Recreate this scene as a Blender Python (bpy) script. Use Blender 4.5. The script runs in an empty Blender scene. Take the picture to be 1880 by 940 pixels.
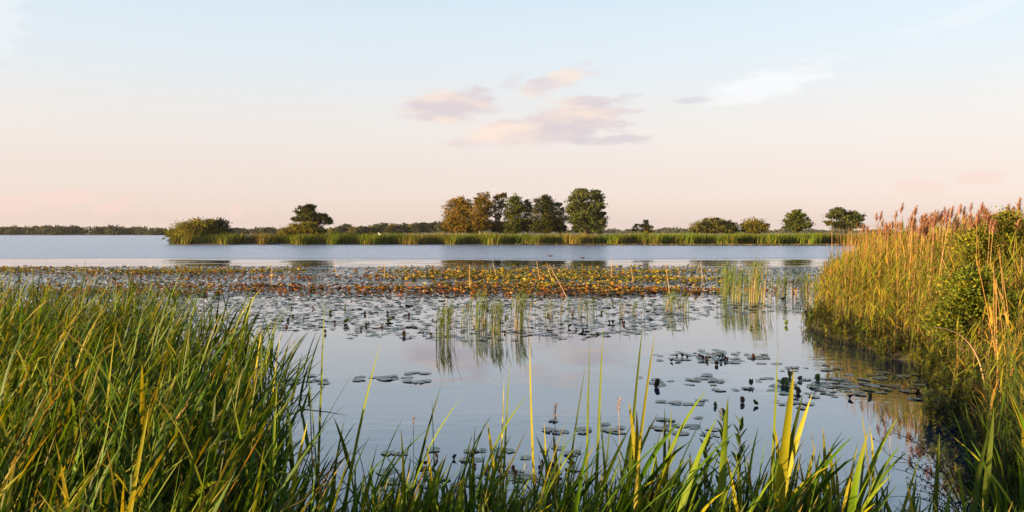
import bpy, math, random
import numpy as np

sc = bpy.context.scene
C = sc.collection
rng = np.random.default_rng(11)
random.seed(11)
PI = math.pi

# ------------------------------------------------------------------ camera
EYE = 2.5           # eye height above the lake, metres
FPX = 1500.0        # focal length in photo pixels (1880 wide)
HOR = 425.0         # photo row of the horizon
cam = bpy.data.cameras.new('camera')
cam.sensor_width = 36.0
cam.lens = 36.0 * FPX / 1880.0
cam.clip_start = 0.05
cam.clip_end = 20000
camo = bpy.data.objects.new('camera', cam)
C.objects.link(camo)
camo.location = (0, 0, EYE)
camo.rotation_euler = (math.radians(90) - math.atan((470 - HOR) / FPX), 0, 0)
sc.camera = camo

# ------------------------------------------------------------------ sky, sun, exposure
SUN_EL, SUN_AZ = 7.5, 246.0      # degrees; azimuth clockwise from the view direction (+Y)
sc.view_settings.view_transform = 'Standard'
sc.view_settings.look = 'None'
sc.view_settings.gamma = 1.0
sc.view_settings.use_curve_mapping = False
sc.view_settings.exposure = 2.0
world = bpy.data.worlds.new('World')
sc.world = world
world.use_nodes = True
nt = world.node_tree
bg = nt.nodes['Background']
bg.inputs[1].default_value = 0.066
SKYGAIN = 0.1 * 2 ** 1.4


def s2l(c):
    return [(v / 255 / 12.92 if v / 255 <= .04045 else ((v / 255 + .055) / 1.055) ** 2.4) for v in c]


def N(tree, kind, **kw):
    n = tree.nodes.new(kind)
    for k, v in kw.items():
        setattr(n, k, v)
    return n


def M(tree, op, a, b=None, c=None, clamp=False):
    n = tree.nodes.new('ShaderNodeMath')
    n.operation = op
    n.use_clamp = clamp
    for i, v in enumerate((a, b, c)):
        if v is None:
            continue
        if isinstance(v, (int, float)):
            n.inputs[i].default_value = v
        else:
            tree.links.new(v, n.inputs[i])
    return n.outputs[0]


def smooth(tree, v, a, b):
    n = tree.nodes.new('ShaderNodeMapRange')
    n.interpolation_type = 'SMOOTHSTEP'
    tree.links.new(v, n.inputs[0])
    n.inputs[1].default_value = a
    n.inputs[2].default_value = b
    n.inputs[3].default_value = 0
    n.inputs[4].default_value = 1
    return n.outputs[0]


def mixc(tree, fac, a, b, blend='MIX'):
    n = tree.nodes.new('ShaderNodeMix')
    n.data_type = 'RGBA'
    n.blend_type = blend
    n.clamp_factor = True
    for sock, v in ((n.inputs[0], fac), (n.inputs[6], a), (n.inputs[7], b)):
        if isinstance(v, (int, float)):
            sock.default_value = v
        elif isinstance(v, (tuple, list)):
            sock.default_value = (v[0], v[1], v[2], 1)
        else:
            tree.links.new(v, sock)
    return n.outputs[2]


sky = N(nt, 'ShaderNodeTexSky', sky_type='NISHITA', sun_disc=False)
sky.sun_elevation = math.radians(SUN_EL)
sky.sun_rotation = math.radians(SUN_AZ)
sky.air_density, sky.dust_density, sky.ozone_density = 1.0, 1.5, 1.5
tc = N(nt, 'ShaderNodeTexCoord')
sep = N(nt, 'ShaderNodeSeparateXYZ')
nt.links.new(tc.outputs['Generated'], sep.inputs[0])
dx, dy, dz = sep.outputs
ramp = N(nt, 'ShaderNodeValToRGB')
stops = [(0.0, (2.25, 2.05, 3.5)), (0.012, (1.93, 1.78, 2.98)), (0.066, (1.26, .968, 1.275)), (0.132, (1.50, 1.03, .985)),
         (0.198, (1.60, 1.20, 1.10)), (0.279, (1.80, 1.42, 1.234)), (0.423, (1.80, 1.53, 1.45)),
         (0.643, (1.60, 1.60, 1.70)), (0.906, (1.5, 1.7, 2.0))]
sp_ = np.array([q[0] for q in stops])
pos_ = np.concatenate([[0, .012, .03, .05, .07, .09], np.linspace(.115, .34, 9), [.42, .52, .64, .76, .9, 1.0]])
stops = [(float(q), [float(np.interp(q, sp_, [w[1][j] for w in stops])) for j in range(3)]) for q in pos_]
ramp.color_ramp.interpolation = 'B_SPLINE'
el = ramp.color_ramp.elements
while len(el) < len(stops):
    el.new(0.5)
for e, (p, c) in zip(el, stops):
    e.position = p
    e.color = (c[0] / 4, c[1] / 4, c[2] / 4, 1)
nt.links.new(M(nt, 'MAXIMUM', dz, 0.0), ramp.inputs[0])
tint = mixc(nt, 1.0, sky.outputs[0], ramp.outputs[0], 'MULTIPLY')
vm = N(nt, 'ShaderNodeVectorMath', operation='SCALE')
nt.links.new(tint, vm.inputs[0])
vm.inputs[3].default_value = 4.0
skycol = vm.outputs[0]
# multiple scattering evens the evening sky out around the compass: blend with its mean colour at each height
even = N(nt, 'ShaderNodeValToRGB')
even.color_ramp.interpolation = 'B_SPLINE'
mean = [(0, (231, 213, 206)), (.012, (236, 216, 208)), (.04, (243, 226, 216)), (.07, (247, 233, 223)), (.10, (247, 238, 231)), (.132, (246, 241, 237)), (.165, (239, 243, 245)), (.198, (234, 244, 251)),
        (.24, (228, 242, 252)), (.279, (221, 239, 252)), (.35, (192, 220, 248)), (.423, (166, 199, 242)), (.52, (140, 177, 232)), (.643, (116, 157, 220)), (.906, (98, 138, 202))]
ee = even.color_ramp.elements
while len(ee) < len(mean):
    ee.new(.5)
for e, (p_, c_) in zip(ee, mean):
    e.position = p_
    e.color = s2l(c_) + [1]
nt.links.new(M(nt, 'MAXIMUM', dz, 0.0), even.inputs[0])
vm2 = N(nt, 'ShaderNodeVectorMath', operation='SCALE')
nt.links.new(even.outputs[0], vm2.inputs[0])
vm2.inputs[3].default_value = 1 / SKYGAIN
skycol = mixc(nt, .8, skycol, vm2.outputs[0])
# thin evening clouds, laid out by azimuth and elevation
az = M(nt, 'ARCTAN2', dx, dy)
comb = N(nt, 'ShaderNodeCombineXYZ')
nt.links.new(az, comb.inputs[0])
nt.links.new(M(nt, 'MULTIPLY', dz, 3.4), comb.inputs[1])
noi = N(nt, 'ShaderNodeTexNoise')
nt.links.new(comb.outputs[0], noi.inputs['Vector'])
noi.inputs['Scale'].default_value = 20
noi.inputs['Detail'].default_value = 6
noi.inputs['Roughness'].default_value = .58
noi2 = N(nt, 'ShaderNodeTexNoise')
nt.links.new(comb.outputs[0], noi2.inputs['Vector'])
noi2.inputs['Scale'].default_value = 9
noi2.inputs['Detail'].default_value = 3
LILAC, PEACH, WHITE, PINK, GREY = (224, 213, 217), (254, 234, 219), (250, 251, 253), (252, 219, 208), (212, 209, 219)
clouds = [  # azimuth px, elevation px, half width, half height, slope, opacity, shade colour, light colour
    (820, 197, 105, 38, 4, 1.0, LILAC, PEACH), (990, 238, 180, 36, 8, 1.0, LILAC, PEACH), (1078, 212, 90, 42, 0, .95, LILAC, PEACH),
    (1020, 152, 85, 22, 17, .8, LILAC, PEACH), (940, 150, 30, 14, 20, .3, LILAC, LILAC), (1140, 259, 85, 12, 2, .8, GREY, LILAC),
    (1268, 191, 46, 8, 0, .55, GREY, GREY), (1160, 180, 30, 6, 0, .3, GREY, GREY), (1405, 168, 125, 30, 14, .9, WHITE, WHITE),
    (1780, 76, 130, 16, 14, .35, WHITE, WHITE), (1500, 140, 70, 10, 10, .2, WHITE, WHITE), (125, 370, 62, 17, 8, .55, PINK, PINK), (215, 381, 42, 13, 22, .55, PINK, PINK),
    (15, 384, 50, 14, 0, .5, PINK, PINK), (433, 390, 22, 11, 0, .5, PINK, PINK), (1680, 349, 58, 15, 0, .45, PINK, PINK),
    (1792, 342, 52, 15, 0, .45, PINK, PINK), (10, 40, 46, 130, 0, .35, WHITE, WHITE), (-300, 250, 200, 30, 5, .6, LILAC, PEACH), (2300, 230, 220, 28, 4, .6, LILAC, PEACH),
    (-600, 120, 150, 26, 8, .6, LILAC, PEACH)]
nz = M(nt, 'SUBTRACT', noi.outputs[0], 0.5)
for cx, cy, rx, ry, rot, op, shade, light in clouds:
    a0, e0 = math.atan((cx - 940) / FPX), math.sin(math.atan((HOR - cy) / FPX))
    cr, sr = math.cos(math.radians(rot)), math.sin(math.radians(rot))
    da, de = M(nt, 'SUBTRACT', az, a0), M(nt, 'SUBTRACT', dz, e0)
    u = M(nt, 'MULTIPLY', M(nt, 'ADD', M(nt, 'MULTIPLY', da, cr), M(nt, 'MULTIPLY', de, sr)), FPX / rx)
    v = M(nt, 'MULTIPLY', M(nt, 'SUBTRACT', M(nt, 'MULTIPLY', de, cr), M(nt, 'MULTIPLY', da, sr)), FPX / ry)
    d = M(nt, 'ADD', M(nt, 'MULTIPLY', u, u), M(nt, 'MULTIPLY', v, v))
    d = M(nt, 'ADD', M(nt, 'SQRT', d), M(nt, 'MULTIPLY', nz, 1.9))
    mask = M(nt, 'MULTIPLY', M(nt, 'SUBTRACT', 1.0, smooth(nt, d, 0.42, 1.05)), op)
    sh = [x / SKYGAIN for x in s2l(shade)]
    li = [x / SKYGAIN for x in s2l(light)]
    cc = mixc(nt, smooth(nt, M(nt, 'ADD', noi2.outputs[0], M(nt, 'MULTIPLY', u, -.12)), .38, .66), sh, li)
    skycol = mixc(nt, mask, skycol, cc)
nt.links.new(skycol, bg.inputs[0])

sun = bpy.data.lights.new('sun', 'SUN')
sun.energy = 5.0
sun.angle = math.radians(0.6)
sun.color = (1.0, 0.68, 0.32)
suno = bpy.data.objects.new('sun', sun)
C.objects.link(suno)
suno.rotation_euler = (math.radians(90 - SUN_EL), 0, -math.radians(SUN_AZ) + PI)
suno.location = (-40, -25, 12)


# ------------------------------------------------------------------ helpers
def at(px, Y):
    return (px - 940) / FPX * Y


def ht(py, Y):
    return EYE - (py - HOR) / FPX * Y


def dep(py, z=0.0):
    return (EYE - z) * FPX / (py - HOR)


class Acc:
    """collects vertices, faces and pigment colours; build() links them as one mesh object"""

    def __init__(self):
        self.v, self.c, self.f, self.n = [], [], [], 0

    def add(self, V, F, col):
        V = np.asarray(V, float).reshape(-1, 3)
        F = np.asarray(F, int)
        col = np.asarray(col, float)
        if col.ndim == 1:
            col = np.tile(col, (len(V), 1))
        self.v.append(V)
        self.c.append(col)
        self.f.append(F + self.n)
        self.n += len(V)
        return self

    def mesh(self, name, mat, smooth_=True):
        me = bpy.data.meshes.new(name)
        V = np.concatenate(self.v)
        Cc = np.concatenate(self.c)
        loops = np.concatenate([f.ravel() for f in self.f])
        tot = np.concatenate([np.full(len(f), f.shape[1]) for f in self.f])
        start = np.concatenate([[0], np.cumsum(tot)[:-1]])
        me.vertices.add(len(V))
        me.vertices.foreach_set('co', V.ravel().astype(np.float32))
        me.loops.add(len(loops))
        me.loops.foreach_set('vertex_index', loops.astype(np.int32))
        me.polygons.add(len(tot))
        me.polygons.foreach_set('loop_start', start.astype(np.int32))
        me.polygons.foreach_set('loop_total', tot.astype(np.int32))
        if smooth_:
            me.polygons.foreach_set('use_smooth', np.ones(len(tot), bool))
        at_ = me.attributes.new('col', 'FLOAT_COLOR', 'POINT')
        at_.data.foreach_set('color', np.concatenate([Cc, np.ones((len(Cc), 1))], 1).ravel().astype(np.float32))
        me.materials.append(mat)
        me.update(calc_edges=True)
        return me

    def build(self, name, mat, parent=None, smooth_=True, **tags):
        return link(name, self.mesh(name, mat, smooth_), parent, **tags)


def link(name, me, parent=None, loc=None, rot=None, scale=None, **tags):
    o = bpy.data.objects.new(name, me)
    C.objects.link(o)
    if parent is not None:
        o.parent = parent
    if loc is not None:
        o.location = loc
    if rot is not None:
        o.rotation_euler = rot
    if scale is not None:
        o.scale = (scale, scale, scale) if isinstance(scale, (int, float)) else scale
    for k, v in tags.items():
        o[k] = v
    return o


def ribbons(base, azm, th0, dth, L, W, S, col, across=2, fold=0.25, twist=0.0, prof='leaf', pw=1.5, wear=.0):
    """curved blades: base (n,3), azimuth, start angle from vertical, bend, length, width -> V, F, C"""
    base = np.asarray(base, float)
    n = len(base)
    azm, th0, dth, L, W, twist = [np.broadcast_to(np.asarray(a, float), (n,)) for a in (azm, th0, dth, L, W, twist)]
    t = np.linspace(0, 1, S + 1)
    th = th0[:, None] + dth[:, None] * t[None] ** pw
    kink = rng.random(n) < wear * .22
    th = th + np.where(kink, rng.uniform(.7, 1.9, n), 0)[:, None] * (t[None] > rng.uniform(.35, .75, n)[:, None])
    dirs = np.stack([np.sin(th) * np.cos(azm)[:, None], np.sin(th) * np.sin(azm)[:, None], np.cos(th)], -1)
    seg = (dirs[:, 1:] + dirs[:, :-1]) / 2 * (L / S)[:, None, None]
    P = np.concatenate([np.zeros((n, 1, 3)), np.cumsum(seg, 1)], 1) + base[:, None]
    side = np.stack([-np.sin(azm), np.cos(azm), np.zeros(n)], -1)[:, None] * np.ones((1, S + 1, 1))
    nrm = np.cross(dirs, side)
    tw = twist[:, None, None] * (0.3 + 0.7 * t[None, :, None])
    sd = side * np.cos(tw) + nrm * np.sin(tw)
    nn = np.cross(dirs, sd)
    if prof == 'leaf':
        w = np.minimum(1, .45 + t * 3) * np.clip(1 - t, 0, 1) ** .6
        w = np.maximum(w, .03)
    elif prof == 'oval':
        w = np.maximum(np.sin(PI * np.clip(t, .02, .98)) ** .7, .06)
    else:
        w = 1 - .5 * t
    hw = (W[:, None] * .5) * w[None]
    col = np.asarray(col, float)
    if col.ndim == 1:
        col = np.tile(col, (n, 1))
    if across == 2:
        V = np.stack([P - sd * hw[..., None], P + sd * hw[..., None]], 2)
    else:
        V = np.stack([P - sd * hw[..., None], P + nn * (hw * fold)[..., None], P + sd * hw[..., None]], 2)
    k = across
    idx = np.arange(n * (S + 1) * k).reshape(n, S + 1, k)
    F = []
    for j in range(k - 1):
        F.append(np.stack([idx[:, :-1, j], idx[:, :-1, j + 1], idx[:, 1:, j + 1], idx[:, 1:, j]], -1).reshape(-1, 4))
    Cv = np.repeat(col[:, None], S + 1, 1)
    if wear > 0:      # withered tips
        a = (np.where(rng.random(n) < wear, rng.uniform(.4, 1, n), 0)[:, None] * np.clip((t[None] - .45) / .55, 0, 1) ** 1.5)[..., None]
        Cv = Cv * (1 - a) + np.array([.27, .19, .06]) * a
    Cv = np.repeat(Cv.reshape(-1, 3), k, 0)
    return V.reshape(-1, 3), np.concatenate(F), Cv


def tube(pts, radii, sides=6, cap=True):
    pts = np.asarray(pts, float)
    m = len(pts)
    radii = np.broadcast_to(np.asarray(radii, float), (m,))
    d = np.gradient(pts, axis=0)
    d /= np.linalg.norm(d, axis=1, keepdims=True) + 1e-9
    ref = np.array([0.13, 0.99, 0.05]) if abs(d[:, 1]).mean() < .8 else np.array([1.0, 0, 0])
    a = np.cross(d, ref)
    a /= np.linalg.norm(a, axis=1, keepdims=True) + 1e-9
    b = np.cross(d, a)
    ang = np.arange(sides) * 2 * PI / sides
    V = pts[:, None] + radii[:, None, None] * (a[:, None] * np.cos(ang)[None, :, None] + b[:, None] * np.sin(ang)[None, :, None])
    idx = np.arange(m * sides).reshape(m, sides)
    nx = np.roll(idx, -1, 1)
    F = np.stack([idx[:-1], nx[:-1], nx[1:], idx[1:]], -1).reshape(-1, 4)
    return V.reshape(-1, 3), F


def stems_ribbon(base, top, W, col, S=3, az_side=None, bow=0.0):
    """many thin straight stems as three-sided prisms"""
    base, top = np.asarray(base, float), np.asarray(top, float)
    n = len(base)
    W = np.broadcast_to(np.asarray(W, float), (n,))
    t = np.linspace(0, 1, S + 1)
    dv = top - base
    P = base[:, None] + np.stack([dv[:, 0:1] * t ** 1.7, dv[:, 1:2] * t ** 1.7, dv[:, 2:3] * t], -1)
    ang = np.array([0.3, 2.394, 4.489])
    ring = np.stack([np.cos(ang), np.sin(ang), np.zeros(3)], -1)
    r = (W[:, None] * .5) * (1 - .55 * t)[None]
    V = P[:, :, None] + r[..., None, None] * ring[None, None]
    idx = np.arange(n * (S + 1) * 3).reshape(n, S + 1, 3)
    nx = np.roll(idx, -1, 2)
    F = np.stack([idx[:, :-1], nx[:, :-1], nx[:, 1:], idx[:, 1:]], -1).reshape(-1, 4)
    col = np.asarray(col, float)
    if col.ndim == 1:
        col = np.tile(col, (n, 1))
    return V.reshape(-1, 3), F, np.repeat(col, (S + 1) * 3, 0)


def pal(n, entries, jit=.18):
    w = np.array([e[1] for e in entries], float)
    i = rng.choice(len(entries), n, p=w / w.sum())
    c = np.array([e[0] for e in entries])[i]
    return np.clip(c * (1 + rng.normal(0, jit, (n, 1))) * (1 + rng.normal(0, jit * .35, (n, 3))), .004, .8)


def vnoise(x, y, seed=0):
    x, y = np.asarray(x, float), np.asarray(y, float)
    xi, yi = np.floor(x).astype(int), np.floor(y).astype(int)
    fx, fy = x - xi, y - yi
    fx, fy = fx * fx * (3 - 2 * fx), fy * fy * (3 - 2 * fy)

    def h(a, b):
        s = np.sin(a * 127.1 + b * 311.7 + seed * 74.7) * 43758.5453
        return s - np.floor(s)
    return (h(xi, yi) * (1 - fx) + h(xi + 1, yi) * fx) * (1 - fy) + (h(xi, yi + 1) * (1 - fx) + h(xi + 1, yi + 1) * fx) * fy


def fbm(x, y, seed=0, o=3):
    s, a, tot = 0, 1, 0
    for k in range(o):
        s = s + a * vnoise(np.asarray(x) * 2 ** k, np.asarray(y) * 2 ** k, seed + k)
        tot += a
        a *= .5
    return s / tot


def sdist(px, py, poly):
    """signed distance to a polygon, positive inside"""
    px, py = np.asarray(px, float), np.asarray(py, float)
    P = np.asarray(poly, float)
    d = np.full(px.shape, 1e9)
    inside = np.zeros(px.shape, bool)
    for a, b in zip(P, np.roll(P, -1, 0)):
        ex, ey = b - a
        wx, wy = px - a[0], py - a[1]
        t = np.clip((wx * ex + wy * ey) / (ex * ex + ey * ey), 0, 1)
        d = np.minimum(d, np.hypot(wx - ex * t, wy - ey * t))
        c = ((a[1] <= py) & (py < b[1])) | ((b[1] <= py) & (py < a[1]))
        with np.errstate(divide='ignore', invalid='ignore'):
            xc = a[0] + (py - a[1]) / (b[1] - a[1]) * ex
        inside ^= c & (px < xc)
    return np.where(inside, d, -d)


# ------------------------------------------------------------------ materials
def new_mat(name):
    m = bpy.data.materials.new(name)
    m.use_nodes = True
    t = m.node_tree
    return m, t, t.nodes['Principled BSDF'], t.nodes['Material Output']


def leaf_mat(name, transl=.3, rough=.45, spec=.4, vary=.25, tgain=(1.25, 1.3, .8), gain=1.0):
    m, t, p, out = new_mat(name)
    a = N(t, 'ShaderNodeAttribute', attribute_name='col')
    oi = N(t, 'ShaderNodeObjectInfo')
    tco = N(t, 'ShaderNodeTexCoord')
    nz_ = N(t, 'ShaderNodeTexNoise')
    nz_.inputs['Scale'].default_value = 9
    t.links.new(tco.outputs['Object'], nz_.inputs['Vector'])
    g = M(t, 'ADD', M(t, 'MULTIPLY', oi.outputs['Random'], vary), 1 - vary / 2)
    g = M(t, 'MULTIPLY', g, M(t, 'ADD', M(t, 'MULTIPLY', nz_.outputs[0], .5), .75))
    sc_ = N(t, 'ShaderNodeVectorMath', operation='SCALE')
    t.links.new(a.outputs['Color'], sc_.inputs[0])
    t.links.new(M(t, 'MULTIPLY', g, gain), sc_.inputs[3])
    t.links.new(sc_.outputs[0], p.inputs['Base Color'])
    p.inputs['Roughness'].default_value = rough
    p.inputs['Specular IOR Level'].default_value = spec
    if transl > 0:
        tr = N(t, 'ShaderNodeBsdfTranslucent')
        tm = N(t, 'ShaderNodeVectorMath', operation='MULTIPLY')
        t.links.new(sc_.outputs[0], tm.inputs[0])
        tm.inputs[1].default_value = tgain
        t.links.new(tm.outputs[0], tr.inputs['Color'])
        mx = N(t, 'ShaderNodeMixShader')
        mx.inputs[0].default_value = transl
        t.links.new(p.outputs[0], mx.inputs[1])
        t.links.new(tr.outputs[0], mx.inputs[2])
        t.links.new(mx.outputs[0], out.inputs['Surface'])
    return m


MAT_REED = leaf_mat('reed_leaf', .3, .5, .12, gain=.82, tgain=(1.7, 1.35, .4))
MAT_FARREED = leaf_mat('far_reed_leaf', .2, .6, .05, gain=.8, tgain=(1.5, 1.3, .4))
MAT_STEM = leaf_mat('reed_stem', .1, .5, .3)
MAT_CROWN = leaf_mat('tree_foliage', .24, .7, .06, gain=.9)
MAT_HERB = leaf_mat('herb_leaf', .3, .55, .12, gain=.85)
MAT_PLUME = leaf_mat('reed_plume', .35, .8, .1)
MAT_PAD = leaf_mat('lily_pad', .04, .27, .6, vary=.5)
MAT_LILY = leaf_mat('lily_leaf', .2, .4, .3, vary=.3, gain=.64)
MAT_BARK = leaf_mat('bark', 0, .85, .2)
MAT_BIRD = leaf_mat('feather', 0, .7, .2, vary=0)

# water: dark lake under a Fresnel mirror, glassy near the bank, wind-ruffled beyond about 75 m
MAT_WATER, t, p, out = new_mat('lake_water')
geo = N(t, 'ShaderNodeNewGeometry')
sp = N(t, 'ShaderNodeSeparateXYZ')
t.links.new(geo.outputs['Position'], sp.inputs[0])


def wnoise(scale, sx, sy, detail=2):
    mp = N(t, 'ShaderNodeMapping')
    mp.inputs['Scale'].default_value = (sx, sy, 1)
    t.links.new(geo.outputs['Position'], mp.inputs[0])
    n = N(t, 'ShaderNodeTexNoise')
    n.inputs['Scale'].default_value = scale
    n.inputs['Detail'].default_value = detail
    t.links.new(mp.outputs[0], n.inputs['Vector'])
    return n.outputs[0]


edge = M(t, 'ADD', sp.outputs[1], M(t, 'MULTIPLY', M(t, 'SUBTRACT', wnoise(.03, 1, .6), .5), 18))
wind = smooth(t, edge, 71, 78)
bump = N(t, 'ShaderNodeBump')
bump.inputs['Distance'].default_value = 1.0
small = M(t, 'MULTIPLY', M(t, 'MULTIPLY', wnoise(2.6, 1, 1.6), smooth(t, wnoise(.16, 1, 2.2), .42, .7)), .011)
big = M(t, 'MULTIPLY', M(t, 'ADD', wnoise(1.1, 1, 1.5, 3), M(t, 'MULTIPLY', wnoise(.35, .5, 1), 1.2)), .42)
hgt = M(t, 'ADD', M(t, 'MULTIPLY', big, wind), small)
t.links.new(hgt, bump.inputs['Height'])
bump.inputs['Strength'].default_value = 1.0
p.inputs['Base Color'].default_value = (.014, .026, .046, 1)
p.inputs['Roughness'].default_value = .6
p.inputs['Specular IOR Level'].default_value = 0
gl = N(t, 'ShaderNodeBsdfGlossy')
gl.inputs['Color'].default_value = (.90, .945, 1.0, 1)
t.links.new(bump.outputs[0], gl.inputs['Normal'])
t.links.new(M(t, 'ADD', M(t, 'MULTIPLY', wind, .2), .03), gl.inputs['Roughness'])
dot = N(t, 'ShaderNodeVectorMath', operation='DOT_PRODUCT')
t.links.new(bump.outputs[0], dot.inputs[0])
t.links.new(geo.outputs['Incoming'], dot.inputs[1])
refl = M(t, 'EXPONENT', M(t, 'MULTIPLY', M(t, 'MAXIMUM', dot.outputs['Value'], 0.0), -3.6))
mx = N(t, 'ShaderNodeMixShader')
t.links.new(M(t, 'ADD', M(t, 'MULTIPLY', refl, M(t, 'SUBTRACT', .94, M(t, 'MULTIPLY', wind, .10))), .03), mx.inputs[0])
t.links.new(p.outputs[0], mx.inputs[1])
t.links.new(gl.outputs[0], mx.inputs[2])
t.links.new(mx.outputs[0], out.inputs['Surface'])

MAT_GROUND, t, p, out = new_mat('marsh_soil')
geo = N(t, 'ShaderNodeNewGeometry')
n1 = N(t, 'ShaderNodeTexNoise')
n1.inputs['Scale'].default_value = 1.7
n1.inputs['Detail'].default_value = 6
t.links.new(geo.outputs['Position'], n1.inputs['Vector'])
n2 = N(t, 'ShaderNodeTexNoise')
n2.inputs['Scale'].default_value = 24
n2.inputs['Detail'].default_value = 4
t.links.new(geo.outputs['Position'], n2.inputs['Vector'])
cg = mixc(t, smooth(t, n1.outputs[0], .35, .65), (.022, .017, .010), (.040, .045, .014))
cg = mixc(t, smooth(t, n2.outputs[0], .5, .7), cg, (.075, .058, .028))
t.links.new(cg, p.inputs['Base Color'])
p.inputs['Roughness'].default_value = .95
b2 = N(t, 'ShaderNodeBump')
b2.inputs['Strength'].default_value = .7
b2.inputs['Distance'].default_value = .05
t.links.new(n2.outputs[0], b2.inputs['Height'])
t.links.new(b2.outputs[0], p.inputs['Normal'])

# ------------------------------------------------------------------ land and water
BANK = [(-90, 18), (-14, 15.2), (-9, 14.2), (-6, 12.8), (-4.1, 10.6), (-2.4, 7.4), (-1.45, 5.3), (-.9, 4.5), (.5, 4.45), (2, 4.5),
        (3.1, 4.9), (4.3, 6.6), (4.9, 8.2), (6.2, 11.2), (7.3, 14.3), (7.75, 17), (7.9, 20.6), (8.8, 24), (11.5, 30), (17, 38),
        (90, 70), (90, -60), (-90, -60)]



def ragged(poly, i0, i1, amp):
    """break the straight runs of a bank line between two corners into small bays"""
    o = list(poly[:i0])
    for a, b in zip(poly[i0:i1], poly[i0 + 1:i1 + 1]):
        m_ = max(2, int(math.hypot(b[0] - a[0], b[1] - a[1]) / .45))
        for j in range(m_):
            f = j / m_
            w_ = amp * (0 if j == 0 else 1)
            o.append((a[0] + (b[0] - a[0]) * f + w_ * random.uniform(-1, 1), a[1] + (b[1] - a[1]) * f + w_ * random.uniform(-.5, .5)))
    return o + list(poly[i1:])


BANK = ragged(BANK, 10, 17, .32)
ISLE = [(-66.5, 158), (-62, 155), (-40, 156), (-20, 155.5), (0, 156), (20, 155), (40, 156), (70, 155), (150, 150), (170, 190), (60, 200), (-30, 192), (-58, 176), (-66, 166)]


def isle_edge(x):      # scalloped reed front of the island
    return 5.5 * fbm(x * .13, 3.3, 5, 2) + 3.4 * np.abs(np.sin(x * .42 + 2.5 * fbm(x * .09, 1.7, 6))) - 4.0


def ground_h(x, y):
    s = sdist(x, y, BANK)
    h = np.clip(-.06 + s * np.where(s > 0, .75, .35), -1.2, .3) + np.clip((s - 1.5) * .12, 0, .5)
    h = h + np.where(s > 0, .08 * (fbm(x * 1.3, y * 1.3, 2) - .5), 0)
    s2 = sdist(x, y, ISLE)
    h = np.maximum(h, np.clip(-.1 + s2 * .2, -1.2, .25))
    far = np.where(x < -105, 540 + 14 * fbm(x * .01, 1.0, 9), 330 + 10 * fbm(x * .02, 7.0, 9))
    far = np.where((x >= -150) & (x < -105), 540 + (x + 150) / 45 * (330 - 540), far)
    h = np.maximum(h, np.clip(-.2 + (y - far) * .05, -1.2, .35))
    return h


ys = np.concatenate([np.arange(-60, -4, 4), np.arange(-4, 26, .5), np.arange(26, 60, 3), np.arange(60, 140, 10), np.arange(140, 210, 2.5),
                     np.arange(215, 620, 12), np.array([700, 900, 1300, 2000, 3200, 5000, 8000])])
us = np.concatenate([np.linspace(-1, -.25, 50), np.linspace(-.24, .24, 70), np.linspace(.25, 1, 50)])
gx, gy = np.meshgrid(us, ys)
gx = gx * (60 + 1.25 * np.maximum(gy, 0))
gz = ground_h(gx, gy)
idx = np.arange(gx.size).reshape(gx.shape)
Fq = np.stack([idx[:-1, :-1], idx[:-1, 1:], idx[1:, 1:], idx[1:, :-1]], -1).reshape(-1, 4)
Acc().add(np.stack([gx, gy, gz], -1), Fq, (.04, .04, .02)).build('ground', MAT_GROUND, kind='structure')
Acc().add([(-9500, -70, 0), (9500, -70, 0), (9500, 7900, 0), (-9500, 7900, 0)], [[0, 1, 2, 3]], (.02, .03, .03)).build('lake_water', MAT_WATER, smooth_=False, kind='structure')

# ------------------------------------------------------------------ trees
LEAFY = [((.075, .088, .012), 3), ((.050, .064, .010), 3), ((.11, .10, .015), 1)]
WARM = [((.18, .11, .012), 3), ((.12, .09, .012), 3), ((.19, .12, .016), 1)]
OLIVE = [((.15, .13, .016), 3), ((.10, .10, .014), 2), ((.18, .135, .018), 1)]
DARK = [((.050, .056, .011), 3), ((.038, .046, .010), 2), ((.08, .072, .013), 1)]
BLUISH = [((.05, .06, .03), 3), ((.07, .07, .035), 2)]


def blob_leaves(acc, cen, rad, nclus, per, sig, size, colors, low_cut=None, shell=.5):
    """leaf clumps through an ellipsoid, each clump a loose flattened spray of leaf-sized faces"""
    d = rng.normal(size=(nclus, 3))
    d /= np.linalg.norm(d, axis=1, keepdims=True)
    r = shell + (1 - shell) * rng.random((nclus, 1)) ** .7
    cc = np.asarray(cen) + d * r * np.asarray(rad) * (1 + rng.normal(0, .17, (nclus, 1)))
    n = nclus * per
    pos = np.repeat(cc, per, 0) + rng.normal(size=(n, 3)) * np.array([sig, sig, sig * .55]) * np.repeat(rng.uniform(.6, 1.3, (nclus, 1)), per, 0)
    if low_cut is not None:
        pos[:, 2] = np.maximum(pos[:, 2], low_cut + rng.random(n) * .2)
    a = rng.normal(size=(n, 3))
    a /= np.linalg.norm(a, axis=1, keepdims=True)
    nn = rng.normal(size=(n, 3)) + np.array([0, 0, .5])
    b = np.cross(a, nn)
    b /= np.linalg.norm(b, axis=1, keepdims=True) + 1e-9
    s = (size * rng.uniform(.6, 1.35, n))[:, None]
    V = np.stack([pos - a * s * .6, pos + b * s * .38 - a * s * .05, pos + a * s * .6, pos - b * s * .38 - a * s * .05], 1)
    col = np.repeat(pal(nclus, colors, .16), per, 0) * (1 + rng.normal(0, .15, (n, 1)))
    acc.add(V.reshape(-1, 3), np.arange(n * 4).reshape(n, 4), np.repeat(np.clip(col, .005, .6), 4, 0))


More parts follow.
